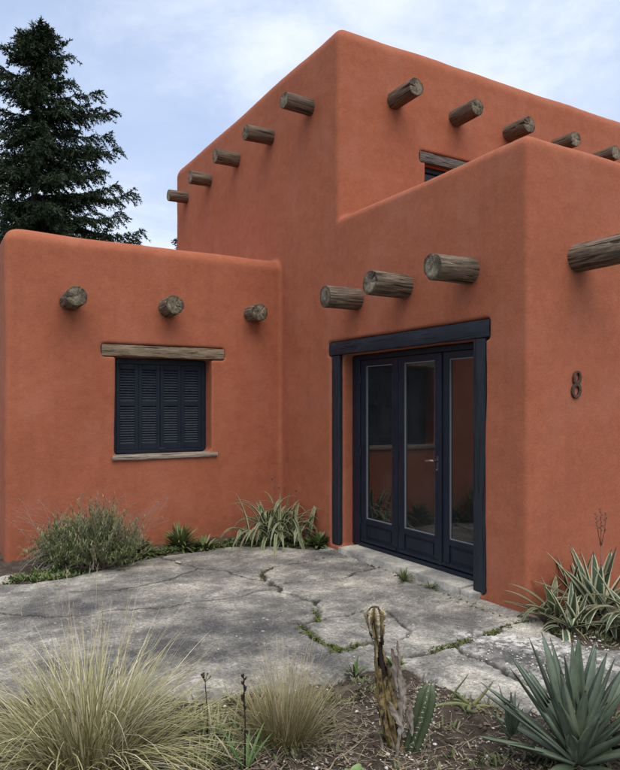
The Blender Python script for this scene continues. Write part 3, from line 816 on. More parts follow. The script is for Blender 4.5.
# inner upright leaves, then the outer whorls as they splay in the photograph
for az, el, L, w, dr in [
    (95, 84, .50, .062, .0), (60, 78, .52, .066, .02), (140, 77, .52, .066, .02), (200, 80, .50, .062, .0), (270, 76, .36, .070, .0),
    (20, 72, .50, .066, .03), (165, 68, .56, .064, .03), (330, 68, .42, .075, .0), (225, 62, .38, .072, .02),
    (175, 57, .52, .060, .05), (150, 56, .54, .062, .05), (100, 62, .55, .066, .04), (55, 57, .54, .066, .05), (15, 54, .52, .070, .05), (345, 50, .46, .074, .05), (300, 52, .30, .075, .0), (245, 48, .26, .070, .0),
    (180, 41, .50, .058, .10), (160, 38, .50, .058, .10), (120, 42, .5, .06, .1), (70, 40, .5, .06, .1), (35, 36, .5, .064, .1), (0, 36, .52, .066, .12), (325, 32, .40, .066, .10),
    (188, 22, .48, .054, .12), (205, 26, .42, .060, .10), (172, 14, .42, .05, .12), (352, 18, .48, .06, .1), (230, 14, .34, .058, .1), (290, 16, .30, .06, .1), (140, 18, .42, .05, .1), (30, 16, .42, .06, .1)]:
    lv.append((D(az+r.uniform(-5, 5)), D(el+r.uniform(-2, 2)), L*r.uniform(.92, .99), w*1.25, dr))
for _ in range(16):
    el = r.uniform(25, 72); lv.append((r.uniform(0, 2*PI), D(el), r.uniform(.40, .52), r.uniform(.06, .075), .06))
agave('agave', A0, lv, AGAVE, 'big blue green agave with stiff pointed leaves in the bottom right corner', 'agave', seed=3, dry=8, ln=0.3)
A1 = gz(G(512, 742))
agave('agave', A1, [(D(r.uniform(0, 360)), D(r.uniform(25, 80)), r.uniform(.12, .22), .028, .05) for _ in range(14)], AGAVE, 'small dark agave offset growing at the left foot of the big agave', 'agave', seed=4, dry=3, thick=0.006, ln=0.15)

def vp(t): return (0.55+0.45*math.sin(min(1, t*2)*PI/2))*max(0.0, 1-t**2.4)**0.9+0.02
B0 = G(598, 621); lv = []
for az, el, L, w, dr in [
    (90, 80, .44, .055, .0), (170, 76, .48, .052, .02), (10, 74, .50, .056, .03), (260, 74, .40, .055, .05), (130, 66, .52, .050, .05), (200, 62, .46, .054, .4), (330, 64, .50, .058, .05), (50, 62, .5, .056, .1),
    (165, 56, .58, .046, .12), (185, 48, .50, .050, .9), (300, 50, .42, .055, .5), (355, 50, .5, .056, .3), (235, 46, .42, .052, 1.1), (25, 44, .46, .05, .5), (270, 36, .36, .05, 1.2),
    (155, 38, .50, .042, .3), (205, 30, .42, .046, 1.4), (340, 30, .42, .052, 1.0), (180, 24, .42, .044, .8), (310, 20, .36, .048, .8), (220, 15, .36, .046, .8)]:
    lv.append((D(az+r.uniform(-6, 6)), D(el), L*1.0, w*1.75, dr*1.6))
vg = agave('variegated_agave', B0, lv, VARI, 'cream edged agave with a dead flower stalk by the wall below the house number', 'agave', 'variegated agaves', seed=6, dry=10, prof=vp, thick=0.006)
st = MB(); SM = mat_plain('dead_flower_stem', (0.13, 0.075, 0.06), 0.8, 0, 0.4, 40)
b = B0+Vector((0, 0, 0.1)); top = at(601, 545, (B0-Vector((0, 0, 0))).dot(FWD))
st.tube([b, b.lerp(top, .5)+RIGHT*0.012, top], [0.006, 0.005, 0.004], 6)
dB = B0.dot(FWD)
for tx, ty in ((596, 512), (601, 507), (606.5, 511)):
    e = at(tx, ty, dB+R_.uniform(-.02, .02)); mid = top.lerp(e, .5)+RIGHT*((tx-601)*0.0018)
    st.tube([top-UP*0.02, mid, e], [0.003, 0.0028, 0.0022], 6)
    for k in range(9):
        q = top.lerp(e, 0.35+0.07*k)+RIGHT*((tx-601)*0.0012*(1-k/9)); aa = R_.uniform(0, 6.28)
        st.tube([q, q+dirv(aa, .7)*0.012, q+dirv(aa, .9)*0.024], [0.0015, 0.0045, 0.0015], 5)
st.build('flower_stalk', SM, vg, org=B0, smooth=True)
pups = [(553, 621, .34, 'left hand cream edged agave pup spilling over the patio near the house corner', 1), (572, 632, .30, 'low cream edged agave pup in front of the stalked agave', 2), (628, 634, .42, 'cream edged agave at the right edge of the photo by the wall', 3), (560, 602, .36, 'cream edged agave pup with long leaning leaves against the wall', 4)]
for x, y, L0, lab, sd_ in pups:
    p = G(x, y); rr = random.Random(sd_*11)
    ll = [(rr.uniform(0, 2*PI), D(rr.uniform(12, 78)), L0*rr.uniform(.7, 1.15), rr.uniform(.046, .066), rr.choice([.3, .8, 2.5, 4.5])) for _ in range(24)]
    if sd_ == 4: ll = [(D(rr.uniform(120, 215)) if i < 7 else rr.uniform(0, 2*PI), D(rr.uniform(50, 75)), L0*rr.uniform(.9, 1.3), rr.uniform(.042, .055), .2) for i in range(14)]
    if sd_ == 4: p.y = min(p.y, VS-0.12)
    agave('variegated_agave', p, ll, VARI2 if sd_ == 1 else VARI, lab, 'agave', 'variegated agaves', seed=sd_+20, dry=5, prof=vp, thick=0.004, ln=.22, seg=10, spread=.035)
# corner plant with strap leaves
C0 = G(277, 543.5); rr = random.Random(77); lv = []
for i in range(96):
    el = rr.uniform(40, 84); lv.append((rr.uniform(0, 2*PI), D(el), rr.uniform(.42, .78), rr.uniform(.036, .052), rr.uniform(.5, 1.5)))
lv += [(D(150), D(40), .62, .03, .0), (D(165), D(52), .66, .028, .0), (D(80), D(86), .52, .04, 0), (D(30), D(78), .56, .04, .05)]
lv = [(a, e, L, w*1.05, d) for a, e, L, w, d in lv]
cp = agave('variegated_agave', C0, lv, VARI2, 'arching pale striped agave in the inner corner between wing and door wall', 'agave', 'variegated agaves', seed=9, dry=12, prof=vp, thick=0.003, ln=.3, seg=11, spread=.15, curl=(1.0, 4.0))
m = MB(); dC = C0.dot(FWD)
for tx, ty, bx in ((272, 480, 274), (279, 489, 277), (296, 492, 285)):
    a_ = at(bx, 530, dC); e = at(tx, ty, dC)
    m.tube([a_, a_.lerp(e, .5)+RIGHT*.01, e], [.005, .004, .003], 6)
    m.tube([e, e+UP*.02, e+UP*.04], [.004, .011, .003], 7)
m.build('flower_stalk', SM, cp, org=C0, smooth=True)

# ---- columnar cactus, alive
def cactus_body(m, pts, rad, ribs, depth, open_=None, seed=0, n_per=6):
    rr = random.Random(seed); n = ribs*n_per; prev = None; rings = []
    pts = [Vector(p) for p in pts]; M_ = len(pts)
    for i, p in enumerate(pts):
        t = (pts[min(i+1, M_-1)]-pts[max(i-1, 0)]).normalized()
        a = t.orthogonal().normalized() if prev is None else (prev-t*prev.dot(t)).normalized()
        prev = a; b = t.cross(a); row = []
        for k in range(n):
            ph = 2*PI*k/n; q = rad[i]*(1-depth+depth*abs(math.cos(ph*ribs/2))**0.8)
            if open_: q *= open_(i/(M_-1), ph)
            row.append(m.vert(p+(a*math.cos(ph)+b*math.sin(ph))*q, (i/(M_-1), abs(math.cos(ph*ribs/2)), rr.random()*0.2)))
        rings.append((row, a, b))
    for i in range(M_-1):
        for k in range(n): m.f.append((rings[i][0][k], rings[i][0][(k+1)%n], rings[i+1][0][(k+1)%n], rings[i+1][0][k]))
    m.f.append(tuple(rings[-1][0])); return rings
CACT = mat_leaf('green_cactus_skin', (0.045, 0.060, 0.026), (0.062, 0.082, 0.040), (0.10, 0.115, 0.070), rough=0.55)
SPN = mat_plain('pale_spines', (0.55, 0.50, 0.42), 0.8)
b = gz(G(409, 748)); tp = at(430, 683, b.dot(FWD)); n = 14
cac = thing('cactus', b, 'short ribbed green cactus leaning away from the dead cactus', 'cactus')
pts = [b.lerp(tp, i/n)+RIGHT*(0.008*math.sin(i/n*PI))-UP*.02*(1-i/n) for i in range(n+1)]
rad = [0.040+0.013*math.sin(min(1, i/n*1.4)*PI/2) for i in range(n+1)]
for i, f in ((n, .28), (n-1, .72), (n-2, .93)): rad[i] = 0.053*f
m = MB(); rg = cactus_body(m, pts, rad, 6, 0.42)
m.build('stem', CACT, cac, org=b, smooth=True)
sp = MB()
for i in range(1, n+1):
    row, a, bb = rg[i]
    for k in range(6):
        q = Vector(m.v[row[k*6]]); oo = (q-pts[i]).normalized()
        sp.tube([q-oo*.002, q+oo*.003], [0.0026, 0.0018], 5)
        for s in range(4):
            dd = (oo+Vector((R_.gauss(0, .6), R_.gauss(0, .6), R_.gauss(0, .6)))).normalized(); sp.tube([q, q+dd*R_.uniform(.008, .02)], [0.0007, 0.0003], 3)
tag(sp.build('spines', SPN, cac, org=b), kind='stuff')

# ---- dead cactus
def mat_dead():
    n = N('dead_cactus_skin', 0.8); v = n.obj(); d = n.data()
    c = n.ramp(n.noise(v, 11, 6, 0.65, 1.0), [(0.30, (0.060, 0.036, 0.015)), (0.45, (0.18, 0.130, 0.050)), (0.6, (0.27, 0.205, 0.090)), (0.75, (0.34, 0.29, 0.19))])
    c = n.mix(n.ramp(n.noise(n.obj((3, 3, 1)), 9, 5, 0.7), [(0.48, 0.0), (0.56, 1.0)]), c, (0.026, 0.017, 0.011))
    c = n.mix(n.math('MULTIPLY', n.ramp(d[1], [(0.80, 0.0), (0.97, 0.85)]), n.ramp(d[0], [(0.55, 0.0), (0.72, 1.0)])), c, (0.44, 0.38, 0.27))
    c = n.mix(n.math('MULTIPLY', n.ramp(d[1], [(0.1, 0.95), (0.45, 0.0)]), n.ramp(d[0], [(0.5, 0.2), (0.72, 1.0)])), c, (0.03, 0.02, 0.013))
    return n.out(c, None, n.bump(n.noise(v, 40, 6, 0.7), 0.8, 0.012))
DEAD = mat_dead()
DEADG = mat_leaf('grey_cactus_shreds', (0.17, 0.135, 0.10), (0.30, 0.27, 0.235), (0.13, 0.08, 0.05), rough=0.9)
b = gz(G(392, 748)); dd0 = b.dot(FWD)
dc = thing('dead_cactus', b, 'tall withered yellow brown cactus with a torn hollow stem standing in the soil', 'cactus')
path = [(397, 752), (393, 735), (389, 715), (386, 695), (383, 675), (380, 655), (377.5, 638), (376, 625), (375, 614), (375, 607)]
P = [at(x, y, dd0) for x, y in path]
fine = []
for i in range(len(P)-1):
    for k in range(7): fine.append(P[i].lerp(P[i+1], k/7))
fine.append(P[-1]); nf = len(fine)
rad = []
for i in range(nf):
    t = i/(nf-1)
    q = 0.034+0.016*math.exp(-((t-.25)/.16)**2)+0.015*math.exp(-((t-.86)/.14)**2)-0.010*math.exp(-((t-.60)/.1)**2)
    if t > .95: q *= 1-(t-.95)*8
    rad.append(q)
m = MB()
def torn(t, ph):
    return 1+0.30*noise.noise(Vector((math.cos(ph)*2, math.sin(ph)*2, t*9)))+0.22*noise.noise(Vector((math.cos(ph)*5, math.sin(ph)*5, t*30)))
rings = cactus_body(m, fine, rad, 7, 0.42, torn, 3, 8)
# tear out the side that gapes in the photograph
cen = fine[int(nf*.55)]; out_d = (-FWD*0.85+RIGHT*0.5).normalized()
kept = []
for f in m.f:
    q = sum((Vector(m.v[k]) for k in f), Vector())/len(f); t = m.d[f[0]][0]
    rel = q-cen; side = (q-fine[min(nf-1, int(t*(nf-1)))]).normalized().dot(out_d)
    if 0.44 < t < 0.64 and side > 0.92-0.48*math.sin((t-.44)/.20*PI)**.7+.10*noise.noise(q*60): continue
    kept.append(f)
m.f = kept
m.build('stem', DEAD, dc, org=b, smooth=True)
m = MB(); m.tube([p+FWD*0.004 for p in fine[4:int(nf*.8)]], [r_*0.42 for r_ in rad[4:int(nf*.8)]], 9)
m.build('hollow_core', mat_plain('dark_hollow_core', (0.022, 0.016, 0.012), 1.0, 0, .4, 40), dc, org=b, smooth=True)  # near-black tube gives the torn hollow its dark inside
m = MB(); rr = random.Random(12)
# grey papery strips peeling on the right side
for x0, y0, x1, y1, w_ in ((396, 655, 402, 700, .030), (399, 668, 404, 712, .035), (394, 690, 400, 735, .030), (402, 690, 399, 745, .026), (388, 700, 402, 728, .03), (392, 648, 397, 690, .02), (385, 720, 396, 752, .02), (404, 700, 409, 728, .022), (397, 640, 400, 668, .014), (380, 735, 384, 757, .012), (399, 735, 396, 760, .016), (410, 700, 412, 735, .022)):
    s_ = dd0-0.035+rr.uniform(-.02, .03); a_, b_ = at(x0, y0, s_), at(x1, y1, s_-0.01)
    n_ = 26; rows = []
    for i in range(n_+1):
        t = i/n_; p = a_.lerp(b_, t); row = []
        for k in range(5):
            u_ = k/4-.5; ww = w_*(math.sin(PI*min(.97, max(.08, t)))**.5)*(1+1.0*noise.noise(p*45+Vector((k*2.3, 0, 0)))+.3*noise.noise(p*160+Vector((k*5.3, 0, 0))))
            row.append(m.vert(p+RIGHT*u_*ww+FWD*(-0.010*math.cos(u_*PI)+0.012*noise.noise(p*35+Vector((0, k*1.7, x0)))), (t, k/4, rr.random()*.3+.2*(w_ < .025))))
        rows.append(row)
    for i in range(n_):
        for k in range(4): m.f.append((rows[i][k], rows[i][k+1], rows[i+1][k+1], rows[i+1][k]))
m.build('peeling_skin', DEADG, dc, org=b, smooth=True)
sp = MB()
for i in range(int(nf*.66), nf, 2):
    row, a, bb = rings[i]
    for k in range(7):
        if R_.random() < .35: continue
        p = fine[i]; ph = 2*PI*k/7; oo = a*math.cos(ph)+bb*math.sin(ph); q = p+oo*rad[i]*.98
        sp.tube([q-oo*.002, q+oo*.004], [0.003, 0.0024], 5)
        for s in range(3):
            d_ = (oo+UP*.5+Vector((R_.gauss(0, .6), R_.gauss(0, .6), R_.gauss(0, .6)))).normalized(); sp.tube([q, q+d_*R_.uniform(.008, .02)], [0.0008, 0.0003], 3)
tag(sp.build('spines', SPN, dc, org=b), kind='stuff')

# ---- sprawling broken succulent
SUCC = mat_leaf('bruised_succulent', (0.16, 0.17, 0.07), (0.055, 0.085, 0.03), (0.20, 0.19, 0.09), rough=0.5)
b = gz(G(468, 708)); su = thing('broken_succulent', b, 'sprawling half dead succulent with bent leaves on the soil behind the cactus', 'succulent')
m = MB(); ds_ = b.dot(FWD)
for pts_, w_ in (([(472, 706), (455, 703), (438, 707), (425, 714)], .016), ([(470, 705), (460, 700), (452, 699), (456, 690), (464, 680), (469, 673)], .009), ([(472, 706), (480, 698), (488, 688), (494, 680)], .012),
             ([(470, 708), (468, 716), (474, 724), (480, 726)], .014), ([(474, 706), (486, 707), (498, 712)], .012), ([(466, 706), (462, 712), (466, 722)], .012), ([(468, 703), (458, 695), (450, 690)], .013), ([(474, 708), (484, 716), (486, 726)], .010)):
    q = []
    for k, (x, y) in enumerate(pts_):
        s_ = ds_-0.0*k; q.append(at(x, min(y, 712) if y < 716 else 712, s_ if y < 712 else ds_-(y-710)*0.012))
    for v_ in q:
        v_.z = max(v_.z, soil_z(v_.x, v_.y)+0.008)
    sm_ = []
    for k in range(len(q)-1):
        for j in range(4): sm_.append(q[k].lerp(q[k+1], j/4))
    sm_.append(q[-1]); L_ = len(sm_)
    m.tube(sm_, [w_*(0.75*(1-(i/(L_-1))**2)+.12) for i in range(L_)], 7, rnd=R_.random())
m.build('leaves', SUCC, su, org=b, smooth=True)

# ---- dried flower stalks with strap leaves in the front bed
GRN = mat_leaf('fresh_strap_leaf', (0.10, 0.17, 0.055), (0.075, 0.14, 0.045), (0.13, 0.19, 0.07), rough=0.5)
DKST = mat_plain('dark_dead_stalk', (0.035, 0.022, 0.017), 0.9, 0, .4, 60)
for (bx, by, tx, ty, lab, k0, head) in ((245, 772, 243.5, 674, 'thin dark dead flower spike with green strap leaves at its foot', 1, 0), (208, 742, 205, 680, 'short dark dead stalk with a forked seed head beside the big grass tuft', 2, 1)):
    b = gz(G(bx, by)); s_ = b.dot(FWD); rr = random.Random(k0)
    t = thing('dead_flower_stalk', b, lab, 'plant', 'dead flower stalks in the front bed')
    m = MB(); e = at(tx, ty, s_); md_ = b.lerp(e, .5)+RIGHT*.004
    m.tube([b, md_, e], [.004, .0032, .0022], 6)
    if head:
        for kk in range(7):
            aa = D(rr.choice([10, 60, 120, 170, 200])); d_ = dirv(aa, rr.uniform(.3, 1.2)); m.tube([e-UP*.01, e+d_*.018, e+d_*.03+UP*.006], [.0015, .002, .004], 5)
    else:
        for kk in range(16):
            q = b.lerp(e, .62+.024*kk); d_ = dirv(rr.uniform(0, 6.28), .9); m.tube([q, q+d_*.010, q+d_*.022], [.002, .0055, .0015], 5)
    m.build('stalk', DKST, t, org=b, smooth=True)
    m = MB()
    for kk in range(7 if not head else 5):
        az = rr.uniform(0, 6.28) if kk > 3 else D((160, 20, 190, 350)[kk]); ribbon(m, b+dirv(az, 0)*.01, dirv(az, D(rr.uniform(58, 80))), UP, rr.uniform(.14, .24)*(1 if not head else .7), .020, droop=rr.uniform(.1, .9), seg=8, fold=.4, prof=vp, rnd=rr.random(), cross=4)
    m.build('leaves', GRN, t, org=b, smooth=True)
# small leafy rosette at the bottom edge
def rosette(loc, label, name, n, L, w, mat, seed, cat='weed', group=None, el=(10, 60)):
    m = MB(); rr = random.Random(seed)
    for k in range(n):
        az = rr.uniform(0, 2*PI); ribbon(m, loc+dirv(az, 0)*.006, dirv(az, D(rr.uniform(*el))), UP, L*rr.uniform(.6, 1.1), w*rr.uniform(.7, 1.2), droop=rr.uniform(.3, 2.5), seg=6, fold=.3, prof=lambda t: .25+.9*math.sin(PI*min(1, t*.93+.02))**.8, rnd=rr.random(), wave=.05, cross=3)
    return tag(m.build(name, mat, None, org=loc, smooth=True), label, cat, group)
WEED = mat_leaf('weed_green', (0.055, 0.095, 0.022), (0.085, 0.125, 0.035), (0.13, 0.15, 0.055), dry=(0.20, 0.17, 0.10), rough=0.6)
LIME = mat_leaf('pale_lime_leaf', (0.14, 0.22, 0.08), (0.20, 0.28, 0.11), (0.17, 0.26, 0.10), rough=0.6)
rosette(gz(G(354, 774)), 'pale lime leafed rosette at the bottom edge of the bed', 'weed', 12, .06, .04, LIME, 1, 'weed', None, (20, 60))
rosette(gz(G(384, 744)), 'tiny green seedling at the foot of the dead cactus', 'weed', 8, .028, .018, LIME, 2, 'weed', None, (20, 60))
TUFT = 'grass weeds sprouting from joints in the paving'
rosette(G(404, 581, 0.0), 'green grassy weed sprouting at the door threshold', 'weed', 46, .13, .010, WEED, 3, 'weed', TUFT, (15, 80))
rosette(G(431, 588, 0.0), 'smaller grassy weed right of the other one along the threshold', 'weed', 22, .08, .009, WEED, 4, 'weed', TUFT, (15, 70))
rosette(gz(G(318, 547)), 'low green weed at the wall left of the door post', 'weed', 80, .19, .034, WEED, 5, 'weed', None, (20, 75))
rosette(gz(G(395, 668)), 'green leafy weed at the patio edge behind the cacti', 'weed', 22, .09, .02, WEED, 8, 'weed', None, (20, 70))
rosette(gz(G(355, 672)), 'strap leaved weed at the patio edge left of the dead cactus', 'weed', 26, .11, .012, WEED, 9, 'weed', None, (20, 75))
rosette(gz(G(180, 549)), 'mounded grassy weed against the wing wall under the window', 'weed', 240, .30, .017, WEED, 6, 'weed', None, (25, 82))
rosette(gz(G(205, 547.5)), 'flat spreading weed right of the mounded one at the wing wall', 'weed', 130, .22, .024, WEED, 16, 'weed', None, (10, 55))
rosette(gz(G(140, 556)), 'bright green clump between the lavender and the mounded weed', 'weed', 150, .22, .032, WEED, 7, 'weed', None, (15, 65))

# moss and ground cover (stuff)
def scatter_leaves(pts, n_per, L, w, mat, name, seed, rad, elr=(5, 70), zf=None):
    m = MB(); rr = random.Random(seed)
    for p, rs_ in pts:
        for k in range(int(n_per*rs_)):
            a = rr.uniform(0, 6.28); q = rad*rs_*math.sqrt(rr.random()); b = Vector((p.x+q*math.cos(a), p.y+q*math.sin(a), 0)); b.z = zf(b) if zf else p.z
            ribbon(m, b, dirv(rr.uniform(0, 6.28), D(rr.uniform(*elr))), UP, L*rr.uniform(.5, 1.2), w*rr.uniform(.6, 1.3), droop=rr.uniform(0, 2), seg=3, rnd=rr.random(), cross=2, fold=.3, prof=lambda t: .3+math.sin(PI*min(.98, t+.05))**.8)
    return tag(m.build(name, mat), kind='stuff')
MOSS = mat_leaf('moss_green', (0.050, 0.070, 0.014), (0.085, 0.110, 0.025), (0.12, 0.13, 0.04), rough=0.9)
mp = []
def line(pts_, n, rs_, jit=.02):
    for i in range(n):
        t = i/(n-1)*(len(pts_)-1); k = min(int(t), len(pts_)-2); f = t-k
        p = G(*pts_[k]).lerp(G(*pts_[k+1]), f); mp.append((p+Vector((R_.gauss(0, jit), R_.gauss(0, jit), -.006)), rs_*R_.uniform(.3, 1.2)))
line([(300, 628), (308, 633), (320, 642), (332, 648), (345, 651)], 26, 1.1); line([(345, 651), (362, 645)], 8, .8, .015)
line([(262, 577), (265, 572), (272, 568)], 8, .6, .01); line([(313, 608), (318, 616), (317, 621)], 8, .6, .01); line([(276, 585), (283, 590)], 4, .4, .008)
line([(432, 651), (445, 648), (455, 645)], 12, .9); line([(455, 645), (468, 640)], 10, 1.0); line([(485, 635), (500, 630), (520, 622), (532, 621)], 18, .9, .02)
line([(345, 552), (370, 563), (400, 577), (440, 593), (472, 604)], 22, .5, .015); line([(332, 551), (342, 553)], 4, .5); line([(474, 606), (500, 616), (526, 622)], 12, .35, .01)
line([(298, 561), (330, 557)], 5, .3, .01)
tag(scatter_leaves(mp, 46, .018, .008, MOSS, 'moss', 4, .034), 'green moss and tiny weeds growing in the cracks of the patio', 'moss')
cv = []
for i in range(70):   # along the wing wall behind the patio's edge
    x = R_.uniform(95, 330); y0 = np.interp(x, [60, 110, 150, 200, 235, 330], [575, 562, 554, 547.5, 543.5, 544.5]); cv.append((gz(G(x, y0+R_.uniform(-2.5, 2.0))), R_.uniform(.5, 1.2)))
for i in range(46):
    x = R_.uniform(8, 110); y0 = np.interp(x, [0, 30, 70, 110], [580, 578, 573, 565]); cv.append((gz(G(x, y0+R_.uniform(-4, 4))), R_.uniform(.5, 1.1)))
tag(scatter_leaves(cv, 60, .055, .019, WEED, 'ground_cover', 5, .10, zf=lambda b: soil_z(b.x, b.y)), 'low green ground cover along the foot of the wing wall', 'ground cover')
cv2 = []
for i in range(120):
    x = R_.uniform(120, 330); y = R_.uniform(699, 770)
    if R_.random() < .75: cv2.append((gz(G(x, y)), R_.uniform(.3, .9)))
for i in range(30): cv2.append((gz(G(R_.uniform(535, 620), R_.uniform(628, 645))), R_.uniform(.4, 1)))
for i in range(40): cv2.append(((gz(G(R_.uniform(400, 620), R_.uniform(700, 770))), R_.uniform(.3, .6))))
for i in range(16): cv2.append((gz(G(R_.uniform(320, 380), R_.uniform(680, 700))), R_.uniform(.3, .6)))
cv3 = [(gz(G(R_.uniform(165, 262), R_.uniform(704, 770))), R_.uniform(.4, 1)) for i in range(40)]
WEED2 = mat_leaf('dull_bed_weed', (0.055, 0.075, 0.025), (0.10, 0.12, 0.045), (0.17, 0.16, 0.085), dry=(0.20, 0.17, 0.11), rough=0.7)
scatter_leaves(cv2, 26, .05, .009, WEED2, 'bed_weeds', 6, .08, zf=lambda b: soil_z(b.x, b.y))

scatter_leaves(cv3, 16, .13, .006, mat_leaf('pale_bed_grass', (0.075, 0.11, 0.03), (0.20, 0.24, 0.10), (0.27, 0.27, 0.14), dry=(0.34, 0.30, 0.20), rough=0.7), 'bed_grass', 16, .08, (5, 60), zf=lambda b: soil_z(b.x, b.y))
# ---- lavender bush
LAV = mat_leaf('grey_green_lavender', (0.080, 0.108, 0.036), (0.15, 0.195, 0.066), (0.25, 0.275, 0.125), dry=(0.30, 0.25, 0.18), rough=0.8)
STEM = mat_leaf('woody_grey_stem', (0.15, 0.115, 0.085), (0.24, 0.205, 0.165), (0.17, 0.13, 0.12), rough=0.9)
L0 = gz(G(82, 570)); bush = thing('lavender_bush', L0, 'straggly grey green lavender bush at the left end of the wing wall', 'bush')
L0c = L0+FWD*0.18
fo = MB(); sm_ = MB(); rr = random.Random(8)
for i in range(1050):
    az = rr.uniform(0, 2*PI); left = math.cos(az) < -0.2
    el = D(rr.uniform(6, 88)) ; 
    lx = rr.uniform(-.38, .38)*.9; base = L0c+RIGHT*lx+FWD*rr.uniform(-.16, .14)+UP*.0
    d = dirv(az, el); L = rr.uniform(.26, .56)*(1.05 if el > 1.0 else .85)
    hump = 0.78+.55*math.exp(-((lx-.12)/.15)**2)+.15*math.exp(-((lx+.22)/.12)**2)
    L *= hump
    p = base.copy(); dr = d.copy(); pts = [p.copy()]; ns_ = 7; st_ = L/ns_
    for k in range(ns_):
        dr = (dr+Vector((rr.gauss(0, .12), rr.gauss(0, .12), rr.gauss(0.08, .12)))).normalized(); p = p+dr*st_; p.z = max(p.z, .012); pts.append(p.copy())
    if p.y > VW-.05 : continue
    sm_.tube(pts, [.0028*(1-.06*k) for k in range(ns_+1)], 4, rnd=rr.random(), cap=False)
    bare = .25 if not left else .5
    if el < .5: bare = .62
    gr = rr.random()*0.8+.1*rr.random()
    for k in range(30):
        t = bare+(1-bare)*k/29; q = pts[min(ns_-1, int(t*ns_))].lerp(pts[min(ns_, int(t*ns_)+1)], t*ns_-int(t*ns_) if t < 1 else 1)
        dd = (dr+Vector((rr.gauss(0, .7), rr.gauss(0, .7), rr.gauss(.2, .6)))).normalized()
        ribbon(fo, q, dd, UP, rr.uniform(.026, .050), .0095, droop=.8, seg=2, rnd=min(1, gr+rr.random()*.15), cross=1, prof=lambda t: 1-.7*t)
bl = fo.build('foliage', LAV, bush, org=L0); sm_.build('stems', STEM, bush, org=L0)
ds2 = MB()
for i in range(210):
    b = L0c+RIGHT*rr.uniform(-.38, .2)+FWD*rr.uniform(-.18, .05)+UP*rr.uniform(.02, .22); az = rr.gauss(PI*1.15, .6); el = rr.uniform(.0, 1.1)
    ribbon(ds2, b, dirv(az, el), UP, rr.uniform(.18, .42), .006, droop=rr.uniform(.8, 2.5), seg=6, rnd=rr.random(), cross=1, prof=lambda t: 1-.5*t)
ds2.build('dry_straw', GREY, bush, org=L0)
fs = MB()
for i in range(90):
    x0 = rr.uniform(30, 140); y0 = 545; b = at(x0, y0, L0c.dot(FWD)+rr.uniform(-.1, .1))
    k_ = rr.random()
    if k_ < .4: tx, ty = rr.uniform(6, 70), rr.uniform(500, 535)
    elif k_ < .75: tx, ty = rr.uniform(120, 172), rr.uniform(498, 540)
    else: tx, ty = rr.uniform(70, 140), rr.uniform(488, 505)
    e = at(tx, ty, L0c.dot(FWD)+rr.uniform(-.12, .2)); mid = b.lerp(e, .5)+UP*rr.uniform(.0, .04)
    q = [b, b.lerp(mid, .5)+UP*.01, mid, mid.lerp(e, .5)+UP*.008, e]
    fs.tube(q, [.0018, .0016, .0014, .0013, .001], 4, rnd=rr.random(), cap=False)
    if rr.random() < .4: dd = (q[4]-q[3]).normalized(); fs.tube([e, e+dd*.018, e+dd*.035], [.002, .005, .002], 5, rnd=.6)
fs.build('flower_stalks', STEM, bush, org=L0)

# ---- stones, pebbles, twigs
STONE = mat_plain('pale_stone', (0.36, 0.33, 0.28), 0.95, 0, .3, 18)
def rock(m, c, r, sq=.6, rr=R_):
    t = (1+5**.5)/2
    vs = [Vector(v).normalized() for v in ((-1,t,0),(1,t,0),(-1,-t,0),(1,-t,0),(0,-1,t),(0,1,t),(0,-1,-t),(0,1,-t),(t,0,-1),(t,0,1),(-t,0,-1),(-t,0,1))]
    fs_ = [(0,11,5),(0,5,1),(0,1,7),(0,7,10),(0,10,11),(1,5,9),(5,11,4),(11,10,2),(10,7,6),(7,1,8),(3,9,4),(3,4,2),(3,2,6),(3,6,8),(3,8,9),(4,9,5),(2,4,11),(6,2,10),(8,6,7),(9,8,1)]
    i0 = len(m.v); a = rr.uniform(0, 6.28); sx, sy = rr.uniform(.7, 1.2), rr.uniform(.6, 1.0); g = rr.random()
    for v in vs:
        q = Vector((v.x*sx, v.y*sy, v.z*sq))*r*rr.uniform(.8, 1.15); q.rotate(Matrix.Rotation(a, 3, 'Z')); m.vert(c+q, (g, 0, g))
    for f in fs_: m.f.append(tuple(i0+k for k in f))
def big_rock(name, c, r, sq, label, seed):
    bm = bmesh.new(); bmesh.ops.create_icosphere(bm, subdivisions=3, radius=1)
    for v in bm.verts:
        n_ = 1+.28*noise.noise(v.co*1.3+Vector((seed, 0, 0)))+.08*noise.noise(v.co*5+Vector((seed, 3, 0)))
        v.co = Vector((v.co.x*r*1.5*n_, v.co.y*r*n_, v.co.z*r*sq*n_))
    me = bpy.data.meshes.new(name); bm.to_mesh(me); bm.free(); me.materials.append(STONE); me.polygons.foreach_set('use_smooth', [True]*len(me.polygons))
    o = bpy.data.objects.new(name, me); COL.objects.link(o); o.location = c; o.rotation_euler = (0, 0, seed); tag(o, label, 'stone')
big_rock('stone', G(6, 580), .09, .35, 'flat pale stone at the left edge beside the lavender bush', 1.0)
big_rock('stone', G(178, 562, .012), .026, .55, 'small white stone lying alone on the patio in front of the weeds', 2.0)
big_rock('stone', gz(G(449, 682))+UP*.01, .035, .5, 'long pale stone at the patio edge right of the green cactus', 5.4)
PEB = N('pale_gravel', .9); dd = PEB.data(); PEB = PEB.out(PEB.ramp(dd[0], [(0.0, (0.22, 0.19, 0.15)), (0.35, (0.42, 0.39, 0.33)), (0.7, (0.62, 0.60, 0.55))]))
m = MB()
def in_patio(p): return float(poly_sd(PATIO, np.array([p.x]), np.array([p.y]))[0]) < 0.0
